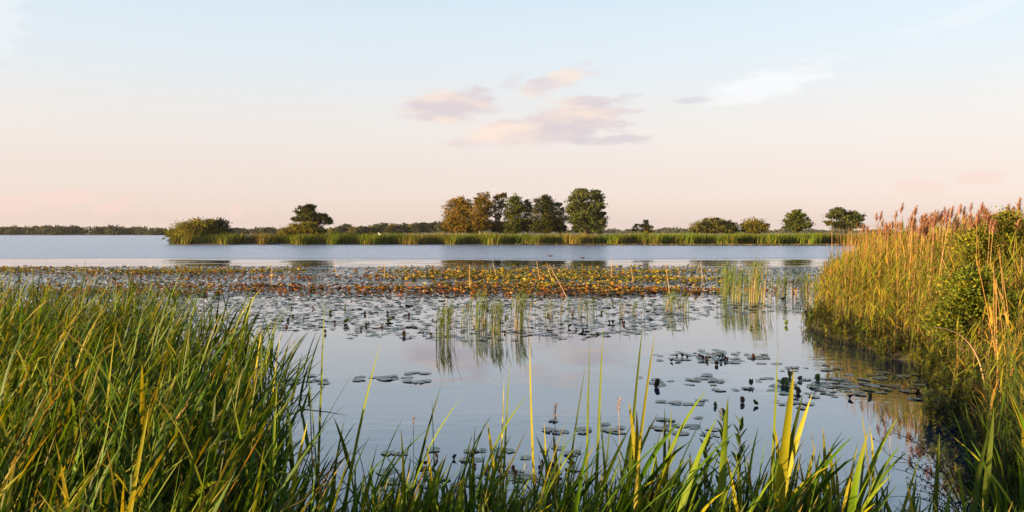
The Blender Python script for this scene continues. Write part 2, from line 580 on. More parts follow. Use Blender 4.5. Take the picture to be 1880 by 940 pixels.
def tree(name, label, cat, base_px, Y, lobes, colors, dens=1.0, size=.30, group=None, trunk_r=.16, bark=(.05, .04, .03), ground=.15, shell=.45, per=22, trunks=1):
    """lobes in photo pixels (x, y, half width, half height), turned into metres at this tree's own distance"""
    k = Y / FPX
    bx = at(base_px, Y)
    root = link(name, None, loc=(bx, Y, ground), label=label, category=cat)
    if group:
        root['group'] = group
    cr, tr = Acc(), Acc()
    L = []
    for (lx, ly, rx, ry) in lobes:
        cx, cz = at(lx, Y) - bx, ht(ly, Y) - ground
        cy = rng.uniform(-.35, .35) * rx * k
        L.append((cx, cy, cz, rx * k, ry * k))
    for (cx, cy, cz, rx, rz) in L:
        rx = rx * (1.06 if trunk_r > .25 else 1.2)
        area = rx * rz
        ncl = max(6, int(dens * 26 * area ** .8 + 6))
        sig = .11 * (rx + rz) + .12
        blob_leaves(cr, (cx, cy, cz), (rx, rx * .9, rz), ncl, per, sig * .64, size, colors, low_cut=0.1, shell=shell)
    top = max(L, key=lambda q: q[2])
    for q in range(trunks):
        ox = (q - (trunks - 1) / 2) * .7
        zt = top[2] + top[4] * .3
        s_ = np.linspace(0, 1, 7)
        pts = np.stack([ox + (top[0] - ox * .3) * s_ ** 1.6 + .1 * np.sin(s_ * 7 + q), top[1] * s_ + ox * .4, zt * s_ - .1], -1)
        tr.add(*tube(pts, trunk_r * (1 - .8 * s_) / (1 + .25 * (trunks - 1)), 6), bark)
        for (cx, cy, cz, rx, rz) in L:
            zs = max(.15, min(cz - rz * .3, zt * .8)) * rng.uniform(.45, .8)
            f = zs / zt
            st = np.array([ox + (top[0] - ox * .3) * f ** 1.6, top[1] * f, zs])
            for e_ in range(3):
                en = np.array([cx + rng.uniform(-.6, .6) * rx, cy + rng.uniform(-.5, .5) * rx, cz + rng.uniform(-.2, .7) * rz])
                u = np.linspace(0, 1, 5)[:, None]
                mid = (st + en) / 2 + np.array([0, 0, .12 * abs(en[0] - st[0])])
                pp = (1 - u) ** 2 * st + 2 * u * (1 - u) * mid + u ** 2 * en
                tr.add(*tube(pp, trunk_r * .42 * (1 - .85 * u[:, 0]), 4), bark)
    tr.build('trunk', MAT_BARK, root)
    cr.build('crown', MAT_CROWN, root)
    return root


GT = 'trees and bushes on the reed-fringed shore'
tree('willow_bush', 'wide rounded olive willow bush at the left tip of the far reed shore', 'bush', 358, 163,
     [(358, 419, 30, 13), (338, 425, 22, 9), (372, 412, 24, 9), (322, 434, 14, 8), (350, 426, 34, 8), (385, 424, 26, 9)], OLIVE, 1.5, .26, GT)
tree('willow_bush', 'darker willow bush behind the right side of the leftmost bush', 'bush', 402, 164.5,
     [(400, 416, 18, 13), (405, 423, 17, 9), (392, 410, 14, 7)], DARK, 1.5, .26, GT)
tree('alder_tree', 'dark lopsided tree with a long right branch above a low bush', 'tree', 574, 166,
     [(563, 384, 13, 7), (571, 379, 9, 4), (552, 391, 11, 5), (566, 393, 17, 6), (549, 402, 10, 4), (562, 403, 18, 5), (588, 396, 12, 5), (597, 402, 10, 5),
      (604, 408, 7, 4), (584, 404, 9, 5), (574, 411, 14, 6)], DARK, 1.5, .27, GT, trunk_r=.22, shell=.3)
tree('willow_bush', 'sunlit low bush at the foot of the lopsided tree', 'bush', 553, 162,
     [(556, 416, 20, 9), (538, 423, 17, 8), (570, 420, 18, 10), (522, 428, 10, 5), (585, 424, 14, 8)], OLIVE, 1.5, .26, GT)
tree('birch_tree', 'brownish rounded tree at the left end of the tall tree row', 'tree', 840, 169,
     [(835, 375, 14, 9), (845, 370, 10, 8), (852, 378, 13, 12), (834, 392, 16, 14), (848, 400, 18, 16), (830, 408, 15, 12), (843, 416, 22, 11), (858, 388, 10, 14)], WARM, 1.3, .24, GT, trunk_r=.12, bark=(.22, .18, .14), trunks=2)
tree('birch_tree', 'golden sunlit birch, second from the left in the tall row', 'tree', 883, 168,
     [(888, 362, 9, 8), (880, 368, 9, 8), (884, 378, 14, 11), (878, 394, 16, 14), (890, 392, 12, 14), (876, 410, 15, 13), (889, 412, 14, 12), (898, 372, 7, 8)], WARM, 1.2, .24, GT, trunk_r=.12, bark=(.28, .22, .17), trunks=2)
tree('birch_tree', 'thin airy birch with see-through crown right of the golden birch', 'tree', 912, 170,
     [(918, 361, 10, 7), (925, 357, 5, 4), (913, 370, 10, 7), (920, 378, 9, 6), (907, 384, 8, 7), (915, 397, 8, 6), (908, 411, 9, 9), (920, 415, 10, 9)], WARM, .75, .24, GT, trunk_r=.12, bark=(.25, .2, .15), shell=.35, trunks=2)
tree('birch_tree', 'dark green tree in the middle of the tall row', 'tree', 944, 168,
     [(946, 365, 8, 7), (944, 374, 15, 9), (952, 384, 13, 10), (938, 390, 12, 11), (945, 402, 17, 12), (940, 416, 15, 11), (955, 414, 12, 12)], LEAFY, 1.2, .24, GT, trunk_r=.13, trunks=2)
tree('birch_tree', 'narrow dim tree filling the gap left of the broad dark alder', 'tree', 968, 172,
     [(968, 372, 6, 6), (968, 384, 9, 10), (970, 400, 9, 12), (966, 415, 11, 11)], DARK, 1.0, .24, GT, trunk_r=.1)
tree('alder_tree', 'broad dark alder standing left of the tallest tree', 'tree', 998, 168,
     [(1003, 364, 9, 5), (996, 370, 15, 6), (1006, 376, 14, 7), (990, 384, 14, 9), (1008, 390, 16, 10), (995, 402, 20, 12), (1014, 406, 16, 12), (1000, 417, 24, 10), (984, 414, 10, 10)], DARK, 1.3, .25, GT, trunk_r=.18)
tree('birch_tree', 'slim sparse tree squeezed in just left of the tallest tree', 'tree', 1029, 172,
     [(1026, 376, 6, 6), (1028, 388, 7, 8), (1032, 402, 9, 9), (1026, 416, 9, 9)], DARK, .8, .24, GT, trunk_r=.09)
tree('oak_tree', 'tallest and fullest green tree, right end of the tall row', 'tree', 1076, 167,
     [(1066, 353, 14, 6), (1093, 354, 9, 6), (1080, 360, 22, 8), (1055, 364, 12, 6), (1099, 365, 9, 7), (1062, 376, 22, 9), (1090, 378, 18, 9), (1104, 380, 6, 5), (1050, 388, 14, 8),
      (1072, 392, 26, 11), (1098, 396, 13, 9), (1060, 404, 20, 9), (1085, 408, 24, 10), (1103, 412, 9, 7), (1068, 418, 26, 8), (1092, 421, 19, 6), (1108, 404, 5, 3), (1107, 392, 5, 3)],
     [((.075, .09, .02), 3), ((.10, .11, .026), 2), ((.05, .065, .018), 2)], 1.3, .28, GT, trunk_r=.3)
tree('thicket', 'dark low thicket under the tall tree row', 'bush', 930, 171,
     [(822 + 11.5 * q_, 417 + rng.uniform(-4, 4), 10, 9) for q_ in range(19)], DARK, 1.2, .26, GT, trunk_r=.07)
tree('young_tree', 'small pale young tree alone right of the tall row', 'tree', 1186, 170,
     [(1186, 408, 4, 5), (1183, 415, 7, 5), (1190, 417, 7, 6), (1186, 424, 11, 6)], OLIVE, 1.1, .22, GT, trunk_r=.07)
tree('young_tree', 'tiny hazy sapling left of the small pale young tree', 'tree', 1168, 176,
     [(1169, 414, 4, 3), (1167, 420, 6, 5)], OLIVE, .9, .2, GT, trunk_r=.05)
tree('willow_bush', 'broad three-domed bush between the young tree and the round bush', 'bush', 1312, 168,
     [(1286, 414, 14, 9), (1277, 422, 10, 6), (1300, 410, 12, 9), (1313, 409, 15, 9), (1310, 420, 24, 8), (1334, 413, 15, 9), (1343, 421, 13, 7), (1328, 421, 18, 8)],
     [((.085, .085, .022), 3), ((.055, .06, .02), 2), ((.13, .115, .03), 2)], 1.4, .25, GT)
tree('willow_bush', 'single round olive bush left of the cone-shaped tree', 'bush', 1385, 168,
     [(1385, 410, 15, 8), (1375, 415, 13, 8), (1396, 416, 12, 8), (1385, 421, 22, 7)], OLIVE, 1.4, .25, GT)
tree('oak_tree', 'compact cone-shaped dark tree standing alone', 'tree', 1462, 168,
     [(1461, 389, 7, 5), (1460, 396, 14, 7), (1470, 402, 13, 7), (1452, 405, 12, 8), (1463, 412, 22, 8), (1478, 414, 8, 5), (1455, 419, 16, 6)], LEAFY, 1.4, .26, GT, trunk_r=.2)
tree('oak_tree', 'twin-crowned green tree at the right end of the far shore', 'tree', 1552, 167,
     [(1537, 388, 13, 6), (1529, 396, 11, 6), (1546, 397, 14, 8), (1566, 394, 14, 6), (1577, 402, 9, 8), (1562, 405, 14, 8), (1524, 409, 8, 5), (1542, 411, 15, 6), (1570, 414, 13, 6), (1553, 417, 16, 5)],
     [((.08, .095, .022), 3), ((.055, .07, .02), 2), ((.11, .11, .03), 1)], 1.4, .26, GT, trunk_r=.22)
# wood behind the shore: lumps one can tell apart
tops = [(612, 418), (624, 415), (637, 411), (650, 417), (661, 415), (672, 416), (683, 414), (695, 411), (707, 409), (720, 411), (731, 412), (742, 410), (754, 411), (765, 409),
        (777, 408), (789, 409), (800, 408), (812, 408)]
for q, (x, y) in enumerate(tops):
    Yw = 395 + rng.uniform(-18, 18)
    w_ = rng.uniform(7, 10)
    tree('wood_tree', 'hazy rounded tree in the low wood behind the reeds, left of the tall row', 'tree', x, Yw,
         [(x, y + 6, w_, 6), (x + rng.uniform(-4, 4), y + 12, w_ * 1.1, 6), (x + rng.uniform(-3, 3), y + 4, w_ * .5, 3)],
         BLUISH if q % 3 else OLIVE, .45, .55, 'trees of the low wood behind the reeds', trunk_r=.2, per=16, ground=.3)
# far shores: one hazy mass
fw = Acc()
for k in range(150):
    x = rng.uniform(-480, -165)
    Yf = 556 + rng.uniform(0, 40)
    px = 940 + x / Yf * FPX
    hh = 4.4 + 3.4 * fbm(px * .012, 2.0, 31, 3) - 1.4 * (px > 210)
    rx = rng.uniform(3, 6)
    blob_leaves(fw, (x, Yf, hh * .5), (rx, rx, hh * .5), 26, 12, .9, 1.1, BLUISH, low_cut=.3, shell=.5)
fw.build('far_wood', MAT_CROWN, label='low dark wood along the far left shore', category='wood', kind='stuff')
fw = Acc()
for k in range(300):
    Yf = 1150 + rng.uniform(0, 260)
    px = rng.uniform(330, 1640)
    x = at(px, Yf)
    hh = 3.6 + 2.0 * fbm(px * .02, 5.0, 12, 3) + 3.2 * np.exp(-((px - 1232) / 24) ** 2) + 2.5 * np.exp(-((px - 1140) / 18) ** 2) + (2 if px < 560 else 0)
    rx = rng.uniform(6, 11)
    blob_leaves(fw, (x, Yf, hh * .5), (rx, rx, hh * .55), 18, 12, 1.3, 1.8, BLUISH, low_cut=.3, shell=.5)
fw.build('distant_wood', MAT_CROWN, label='blue hazy line of distant woods on the horizon', category='wood', kind='stuff')

# ------------------------------------------------------------------ island reeds
GREEN = [((.08, .14, .010), 4), ((.13, .175, .012), 3), ((.20, .19, .018), 2), ((.05, .085, .010), 2)]
STRAW = [((.38, .22, .075), 3), ((.30, .16, .05), 2), ((.44, .28, .11), 1)]
ir = Acc()
n = 26000
x = rng.uniform(-67, 82, n)
back = rng.random(n) ** 1.5 * 13
y = 155.6 + isle_edge(x) + back
k = sdist(x, y, ISLE) > -1.6
x, y, back = x[k], y[k], back[k]
n = len(x)
hgt_ = (1.40 + .75 * fbm(x * .2, y * .2, 4) + rng.normal(0, .13, n)) * np.clip(.72 + back * .25, 0, 1)
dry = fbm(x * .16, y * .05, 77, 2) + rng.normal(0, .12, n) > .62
clump_shade = (.62 + .75 * fbm(x * .09, y * .25, 91, 2))[:, None]      # bright and shadowed clumps, painted into the reed colour
col = clump_shade * np.where(dry[:, None], pal(n, [((.17, .14, .03), 3), ((.22, .16, .045), 2), ((.12, .12, .025), 2)]), pal(n, GREEN))
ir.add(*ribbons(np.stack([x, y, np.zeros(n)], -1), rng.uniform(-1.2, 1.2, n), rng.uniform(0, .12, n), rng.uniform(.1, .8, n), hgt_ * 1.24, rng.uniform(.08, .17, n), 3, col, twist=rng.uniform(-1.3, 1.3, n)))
m = 5000
j = rng.integers(0, n, m)
ir.add(*ribbons(np.stack([x[j], y[j] - .1, np.zeros(m)], -1), rng.uniform(0, 6.28, m), rng.uniform(0, .15, m), rng.uniform(0, .3, m), hgt_[j] * .75, .09, 2, pal(m, STRAW) * .8))
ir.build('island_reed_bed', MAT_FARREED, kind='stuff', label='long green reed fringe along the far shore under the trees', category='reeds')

# ------------------------------------------------------------------ near reeds: growing mass
def reed_mass(acc, x, y, h, wind_az=0.0, spread=1.0, K=6, leafL=(.32, .6), leafW=(.014, .026), S=4, colors=GREEN, lean=.18, stemcol=None, across=2, erect=.32, stem_w=.007, smin=.25):
    n = len(x)
    z = ground_h(x, y)
    z = np.maximum(z, -.05)
    base = np.stack([x, y, z], -1)
    la = wind_az + rng.normal(0, .6 * spread, n)
    ln = np.abs(rng.normal(lean, lean * .5, n)) * h
    top = base + np.stack([np.cos(la) * ln, np.sin(la) * ln, h], -1)
    acc.add(*stems_ribbon(base, top, stem_w, pal(n, stemcol or [((.09, .10, .03), 2), ((.16, .13, .05), 1)])))
    for q in range(K):
        s = np.clip(smin + (1 - smin) * (q + rng.random(n)) / K, 0, .99)
        P = base + np.stack([(top - base)[:, 0] * s ** 1.7, (top - base)[:, 1] * s ** 1.7, (top - base)[:, 2] * s], -1)
        azl = wind_az + rng.normal(0, .95 * spread, n) + np.where(rng.random(n) < .16, PI, 0)
        ll = rng.uniform(*leafL, n) * np.clip(h / 1.5, .6, 1.3)
        acc.add(*ribbons(P, azl, np.abs(rng.normal(erect, .16, n)) + .05, rng.uniform(.05, .95, n) * (1.25 - .7 * s), ll, rng.uniform(*leafW, n), S, pal(n, colors), across=across, wear=.22,
                         twist=rng.uniform(-1.4, 1.4, n)))


def scatter(n, x0, x1, y0, y1, poly, smin=0.0, smax=1e9):
    x, y = rng.uniform(x0, x1, n), rng.uniform(y0, y1, n)
    s = sdist(x, y, poly)
    k = (s > smin) & (s < smax)
    return x[k], y[k]


lb = Acc()
x, y = scatter(9000, -12, 0, 2.3, 15.5, BANK, .05)
k = (x > -.70 * y - .8) & (x < -.10 * y - .72)
x, y = x[k], y[k]
k = rng.random(len(x)) < np.clip(.55 + 1.1 * fbm(x * .8, y * .8, 21), 0, 1)
x, y = x[k], y[k]
hh = np.clip(1.12 + .36 * fbm(x * .45, y * .45, 8) + rng.normal(0, .09, len(x)) + .1 * (y > 7) - ground_h(x, y), .45, 1.5) * (1 - .42 * np.clip((940 + x / y * FPX - 380) / 250, 0, 1))
FRESH = [((.066, .130, .008), 4), ((.115, .165, .010), 3), ((.036, .078, .009), 5), ((.22, .21, .014), 1.7), ((.26, .17, .05), .35)]
xb, yb = rng.uniform(-7, -1.0, 1500), rng.uniform(-3.5, 2.4, 1500)  # unseen rear reeds, added to cast shade on the bottom row
reed_mass(lb, xb, yb, np.clip(.9 + rng.normal(0, .1, 1500) - ground_h(xb, yb) * .75, .6, 1.5), .05, .8, K=5, leafL=(.4, .7), leafW=(.018, .032), S=3, colors=FRESH, lean=.25)
near = y < 6
reed_mass(lb, x[near], y[near], hh[near], .05, .8, K=6, leafL=(.45, .85), leafW=(.016, .036), S=5, colors=FRESH, lean=.24, across=3, erect=.34)
reed_mass(lb, x[~near], y[~near], hh[~near], .05, .8, K=6, leafL=(.35, .68), leafW=(.014, .028), S=4, colors=FRESH, lean=.3, erect=.4)
lb.build('left_reed_bed', MAT_REED, kind='stuff', label='dense green reed bed leaning right in the left foreground', category='reeds')

rb = Acc()
x, y = scatter(17000, 3.5, 26, 7.5, 36, BANK, .02)
k = x < .66 * y + 1.5
x, y = x[k], y[k]
s = sdist(x, y, BANK)
k = rng.random(len(x)) < np.where(y > 15, 1, .55)
x, y, s = x[k], y[k], s[k]
hh = (1.0 + .9 * np.clip(s / 1.6, 0, 1)) * (.86 + .3 * fbm(x * .9, y * .9, 71, 2)) * (1 + rng.normal(0, .1, len(x))) + .25 * fbm(x * .5, y * .5, 14) - .1
hh = np.where(y < 14, hh * .82, hh) - .26 * np.clip(s / 1.5, 0, 1)
RIGHTG = [((.13, .15, .008), 4), ((.20, .18, .010), 3), ((.075, .10, .008), 3), ((.30, .18, .025), 2)]
reed_mass(rb, x, y, hh, 0.3, 1.4, K=7, leafL=(.28, .52), leafW=(.018, .034), S=3, colors=RIGHTG, lean=.08, erect=.4, stem_w=.009, smin=.12, stemcol=[((.2, .16, .06), 2), ((.12, .12, .04), 2), ((.32, .2, .08), 1)])
# standing straw among the green
x, y = scatter(4200, 6, 26, 17, 36, BANK, .6)
k = x < .66 * y + 1.5
x, y = x[k], y[k]
z = ground_h(x, y)
b_ = np.stack([x, y, z], -1)
hh = rng.uniform(1.6, 2.5, len(x))
rb.add(*stems_ribbon(b_, b_ + np.stack([rng.normal(.05, .12, len(x)), rng.normal(0, .12, len(x)), hh], -1), rng.uniform(.008, .014, len(x)), pal(len(x), STRAW)))
rb.build('right_reed_bed', MAT_REED, kind='stuff', label='tall sunlit golden green reed bed on the right bank', category='reeds')


def herbs(acc, x, y, h, leaves, L, W, colors, th=(.7, 1.4), lean=.15, stemcol=(.08, .07, .03)):
    n = len(x)
    z = np.maximum(ground_h(x, y), -.03)
    base = np.stack([x, y, z], -1)
    la = rng.uniform(0, 6.28, n)
    top = base + np.stack([np.cos(la) * lean * h, np.sin(la) * lean * h, h], -1)
    acc.add(*stems_ribbon(base, top, .008, stemcol))
    i = np.repeat(np.arange(n), leaves)
    s = .15 + .85 * rng.random(len(i)) ** .8
    d = (top - base)[i]
    P = base[i] + np.stack([d[:, 0] * s ** 1.7, d[:, 1] * s ** 1.7, d[:, 2] * s], -1)
    tintc = pal(n, colors, .2)[i] * (1 + rng.normal(0, .12, (len(i), 1)))
    acc.add(*ribbons(P, rng.uniform(0, 6.28, len(i)), rng.uniform(*th, len(i)), rng.uniform(0, .5, len(i)), rng.uniform(*L, len(i)) * (1.15 - .5 * s), rng.uniform(*W, len(i)), 2, np.clip(tintc, .005, .6), prof='oval'))


ug = Acc()
x, y = scatter(4600, 4, 18, 8.5, 22, BANK, -.25, 3.6)
k = x < .64 * y + 1.0
x, y = x[k], y[k]
s = sdist(x, y, BANK)
hh = np.clip(.45 + .55 * s, .4, 1.75) * rng.uniform(.7, 1.15, len(x))
herbs(ug, x, y, hh, 34, (.05, .11), (.016, .034), [((.13, .15, .012), 3), ((.085, .115, .012), 3), ((.18, .17, .016), 2)])
x, y = scatter(9000, 4, 12, 6.0, 24, BANK, -.12, .4)
herbs(ug, x, y, rng.uniform(.15, .5, len(x)), 24, (.06, .14), (.02, .045), [((.030, .045, .008), 3), ((.045, .055, .008), 2), ((.05, .03, .012), 1)], lean=.5)  # leaf colours darkened to stand in for shade at the bank foot
x, y = scatter(900, 3.6, 7, 5.2, 10, BANK, .02, 2.5)
herbs(ug, x, y, rng.uniform(.3, .85, len(x)), 30, (.05, .11), (.014, .03), [((.035, .055, .010), 3), ((.05, .06, .014), 2)])  # shadow of the corner undergrowth is put into these dark greens
ug.build('right_undergrowth', MAT_HERB, kind='stuff', label='small-leaved green herbs crowding the edge of the right bank', category='undergrowth')

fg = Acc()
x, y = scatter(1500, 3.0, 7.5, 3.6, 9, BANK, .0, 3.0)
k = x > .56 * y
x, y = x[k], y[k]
reed_mass(fg, x, y, rng.uniform(.5, 1.0, len(x)), 2.6, 1.6, K=5, leafL=(.3, .6), leafW=(.01, .022), S=4, colors=[((.035, .065, .008), 3), ((.06, .085, .010), 2)], lean=.2)  # grass colours lowered to imitate the shadowed corner
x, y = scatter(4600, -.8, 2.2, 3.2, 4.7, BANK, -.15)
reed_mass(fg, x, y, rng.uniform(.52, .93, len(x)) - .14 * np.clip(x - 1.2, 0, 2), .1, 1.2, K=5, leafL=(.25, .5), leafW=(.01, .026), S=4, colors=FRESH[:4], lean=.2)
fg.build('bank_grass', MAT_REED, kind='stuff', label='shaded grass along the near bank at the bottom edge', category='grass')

# ------------------------------------------------------------------ reed plants one can tell apart
def tmpl_reed(h, K, leafL, leafW, colors, wear=.3):
    """stem mesh and leaf meshes of one reed, rooted at the origin, blown to +X"""
    ln = h * rng.uniform(.08, .25)
    la = rng.normal(0, .4)
    top = np.array([math.cos(la) * ln, math.sin(la) * ln, h])
    t_ = np.linspace(0, 1, 6)
    pts = np.stack([top[0] * t_ ** 1.7, top[1] * t_ ** 1.7, h * t_], -1)
    st = Acc().add(*tube(pts, .0045 * (1 - .55 * t_), 5), pal(1, [((.10, .12, .03), 1)])[0]).mesh('stem', MAT_STEM)
    lv = []
    for q in range(K):
        s = .22 + .77 * (q + rng.random() * .7) / K
        P = np.array([[top[0] * s ** 1.7, top[1] * s ** 1.7, h * s]])
        azl = rng.normal(0, .8) + (PI if rng.random() < .15 else 0)
        V, F_, Cc = ribbons(P, azl, abs(rng.normal(.28, .13)) + .04, rng.uniform(.05, .9) * (1.25 - .7 * s), rng.uniform(*leafL), rng.uniform(*leafW), 7, pal(1, colors), across=3, fold=.3, wear=wear, twist=rng.uniform(-1.3, 1.3))
        lv.append(Acc().add(V, F_, Cc).mesh('leaf', MAT_REED))
    return st, lv


def put_reed(T, x, y, rz, s, label, group):
    r = link('reed_plant', None, loc=(x, y, float(ground_h(np.array([x]), np.array([y]))[0]) - .02), rot=(0, 0, rz), scale=s, label=label, category='reed')
    if group:
        r['group'] = group
    link('stem', T[0], r)
    for m_ in T[1]:
        link('leaf', m_, r)
    return r


TL = [tmpl_reed(rng.uniform(1.25, 1.55), 6, (.5, .9), (.02, .04), FRESH) for _ in range(12)]
TF = [tmpl_reed(rng.uniform(.85, 1.15), 8, (.3, .6), (.02, .044), FRESH[:4], .18) for _ in range(12)]


def left_zone(x_, y_):
    px_ = 940 + x_ / y_ * FPX
    z_ = 0 if px_ < 200 and y_ < 4.5 else 1 if px_ < 430 and y_ < 4.5 else 2 if y_ < 4.5 else 3 if px_ < 330 else 4
    return (('long-leaved green reed in the bottom left corner of the left bed', 'long-leaved green reed low in the middle of the left bed', 'long-leaved green reed at the near right edge of the left bed',
             'green reed further back at the left of the left bed', 'green reed further back on the water side of the left bed')[z_],
            ('corner reeds of the left bed', 'middle reeds of the left bed', 'right edge reeds of the left bed', 'back reeds of the left bed', 'waterside back reeds of the left bed')[z_])


cnt = 0
while cnt < 110:
    y_ = rng.uniform(2.5, 6.5)
    x_ = rng.uniform(-.68 * y_, -.14 * y_ - .72)
    if sdist(np.array([x_]), np.array([y_]), BANK)[0] < .05:
        continue
    put_reed(TL[cnt % 12], x_, y_, rng.normal(0, .35), (1.34 - float(ground_h(np.array([x_]), np.array([y_]))[0])) / 1.4 * rng.uniform(.85, 1.08) * (1 - .4 * min(1, max(0, (940 + x_ / y_ * FPX - 380) / 250))), *left_zone(x_, y_))
    cnt += 1
for q in range(165):
    px = rng.uniform(560, 1530) if q < 110 else rng.uniform(960, 1500)
    y_ = rng.uniform(3.3, 4.6)
    zone = min(4, int((px - 560) / 200))
    put_reed(TF[q % 12], at(px, y_), y_, rng.normal(0, .5), rng.uniform(.72, 1.08), ('green reed at the bottom edge beside the left reed bed', 'green reed at the bottom edge below the rusty lily leaves', 'green reed at the bottom edge below the close upright pair',
             'green reed at the bottom edge around the leafy herbs', 'green reed at the bottom edge below the highest yellow blade')[zone], 'reeds along the near bank, stretch %s' % 'ABCDE'[zone])
for q in range(14):
    y_ = rng.uniform(4.2, 7.5)
    x_ = rng.uniform(.57, .66) * y_ + .1
    put_reed(TF[q % 12], x_, y_, rng.normal(2.6, .7), rng.uniform(.7, 1.1), 'green reed in the dim grass of the bottom right corner', 'reeds in the bottom right corner')


def bez(p0, p1, p2, m_):
    u = np.linspace(0, 1, m_)[:, None]
    return (1 - u) ** 2 * p0 + 2 * u * (1 - u) * p1 + u ** 2 * p2


def blade(P, W, col, face=0.0, fold=.3):
    """one leaf along a given curve"""
    P = np.asarray(P, float)
    m_ = len(P)
    d = np.gradient(P, axis=0)
    d /= np.linalg.norm(d, axis=1, keepdims=True)
    sd = np.cross(d, np.array([math.sin(face), -math.cos(face), 0.0]))
    sd /= np.linalg.norm(sd, axis=1, keepdims=True)
    nn = np.cross(d, sd)
    t_ = np.linspace(0, 1, m_)
    w = np.maximum(np.minimum(1, .4 + t_ * 2.2) * (1 - t_) ** .5, .02) * W / 2
    V = np.stack([P - sd * w[:, None], P + nn * (w * fold)[:, None], P + sd * w[:, None]], 1)
    i = np.arange(m_ * 3).reshape(m_, 3)
    F_ = np.concatenate([np.stack([i[:-1, j], i[:-1, j + 1], i[1:, j + 1], i[1:, j]], -1) for j in (0, 1)])
    return Acc().add(V.reshape(-1, 3), F_, col)


YEL, MID, DRK, TAN = (.26, .25, .014), (.11, .15, .012), (.06, .09, .012), (.26, .19, .08)
heroes = [  # base px, depth, [(tip px, tip py, sideways bow px, width m, colour)], label
    (585, 4.2, [(690, 636, 25, .030, MID), (640, 760, 20, .024, DRK), (575, 690, -8, .02, DRK)], 'tall reed with one blade rising straight beside the left reed bed'),
    (700, 4.4, [(812, 702, 30, .026, DRK), (762, 790, 30, .028, MID), (650, 800, -15, .025, DRK)], 'reed bending right over open water left of centre'),
    (800, 4.5, [(788, 735, -5, .020, MID), (868, 790, 10, .026, MID), (895, 760, 20, .020, DRK)], 'reed with a forked pair of leaf tips below centre'),
    (908, 4.4, [(936, 655, 4, .024, MID), (925, 705, 0, .022, YEL), (880, 830, -10, .02, MID)], 'upright reed with two stacked blades at centre'),
    (1010, 4.3, [(972, 615, 14, .030, YEL), (1000, 780, -5, .024, YEL), (1040, 800, 12, .026, MID)], 'upright yellowish reed whose long tip leans left'),
    (1000, 4.6, [(1078, 668, 12, .018, MID), (1050, 810, 8, .02, DRK)], 'thin reed blade slanting right beside a pink seed head'),
    (1070, 4.2, [(1088, 622, 0, .022, DRK), (1075, 700, -4, .020, MID)], 'slender reed, left one of a close upright pair'),
    (1085, 4.25, [(1110, 604, 4, .026, MID), (1120, 760, 6, .022, DRK)], 'slender reed, right and taller one of a close upright pair'),
    (1130, 4.1, [(1178, 588, 8, .024, MID), (1108, 770, -6, .02, DRK)], 'tall reed with a narrow dark blade right of the upright pair'),
    (1140, 4.3, [(1212, 612, 18, .026, YEL), (1160, 770, 6, .024, MID)], 'tall reed with a yellow edge curving right'),
    (1215, 4.2, [(1215, 742, -5, .034, DRK), (1236, 745, 6, .032, MID), (1196, 800, -10, .026, DRK)], 'stout reed with a pair of broad short dark leaves'),
    (1400, 3.7, [(1440, 668, 4, .072, YEL), (1424, 640, -6, .024, MID), (1458, 712, 10, .040, DRK)], 'broad bright yellow-green blade standing highest in the right foreground'),
    (1380, 3.6, [(1512, 735, 40, .052, YEL), (1360, 830, -10, .03, MID), (1330, 820, -16, .026, YEL)], 'broad yellow blade slanting to the right of the highest blade'),
    (1520, 4.0, [(1625, 795, -70, .026, YEL), (1480, 850, -10, .024, YEL)], 'reed with a blade arching over to the right above the water'),
    (1545, 4.1, [(1600, 798, -8, .026, MID), (1560, 850, 6, .03, YEL)], 'straight reed blade just below the arching blade'),
    (1575, 3.9, [(1690, 832, 4, .030, MID), (1530, 872, -8, .026, YEL)], 'reed blade slanting up right at the bottom edge'),
    (1720, 4.0, [(1620, 850, -6, .024, MID), (1735, 800, 4, .034, DRK)], 'reed blade slanting up left across another at the bottom edge'),
    (1790, 4.2, [(1800, 742, -4, .050, DRK), (1760, 850, -14, .03, MID), (1850, 800, 20, .04, DRK)], 'broad dark green leaf upright in the bottom right corner'),
    (480, 3.9, [(560, 775, 18, .040, YEL), (520, 690, 6, .03, MID), (440, 720, -8, .03, MID)], 'bright yellow-green bent blade at the right edge of the left bed'),
    (160, 3.2, [(290, 735, 20, .036, YEL), (120, 760, -12, .032, MID)], 'broad pale blade in the lower left foreground'),
    (690, 4.2, [(565, 812, 20, .032, TAN), (820, 862, 20, .024, YEL)], 'pale broken blade hooked over in front of the left bed'),
    (340, 6.0, [(350, 560, 6, .03, MID), (415, 570, 30, .024, MID)], 'reed tips standing proud of the left bed against the lily field'),
    (570, 5.2, [(603, 545, 4, .030, MID), (560, 640, -8, .02, DRK)], 'single tall reed blade crossing the edge of the lily field'),
    (20, 9.0, [(55, 478, 8, .022, MID), (10, 500, -4, .02, DRK)], 'thin reed tip against the pale water at the far left edge'),
    (110, 9.0, [(150, 470, 10, .024, DRK), (165, 492, 14, .02, MID)], 'reed tips highest above the left bed, pair leaning right'),
    (200, 9.2, [(240, 486, 8, .022, DRK), (215, 505, 2, .02, MID)], 'thin dark reed tip right of the highest pair over the left bed'),
    (470, 5.6, [(505, 570, 6, .03, MID), (520, 600, 10, .03, YEL), (480, 590, 0, .03, DRK)], 'stout leafy reed group standing out right of the left bed'),
]
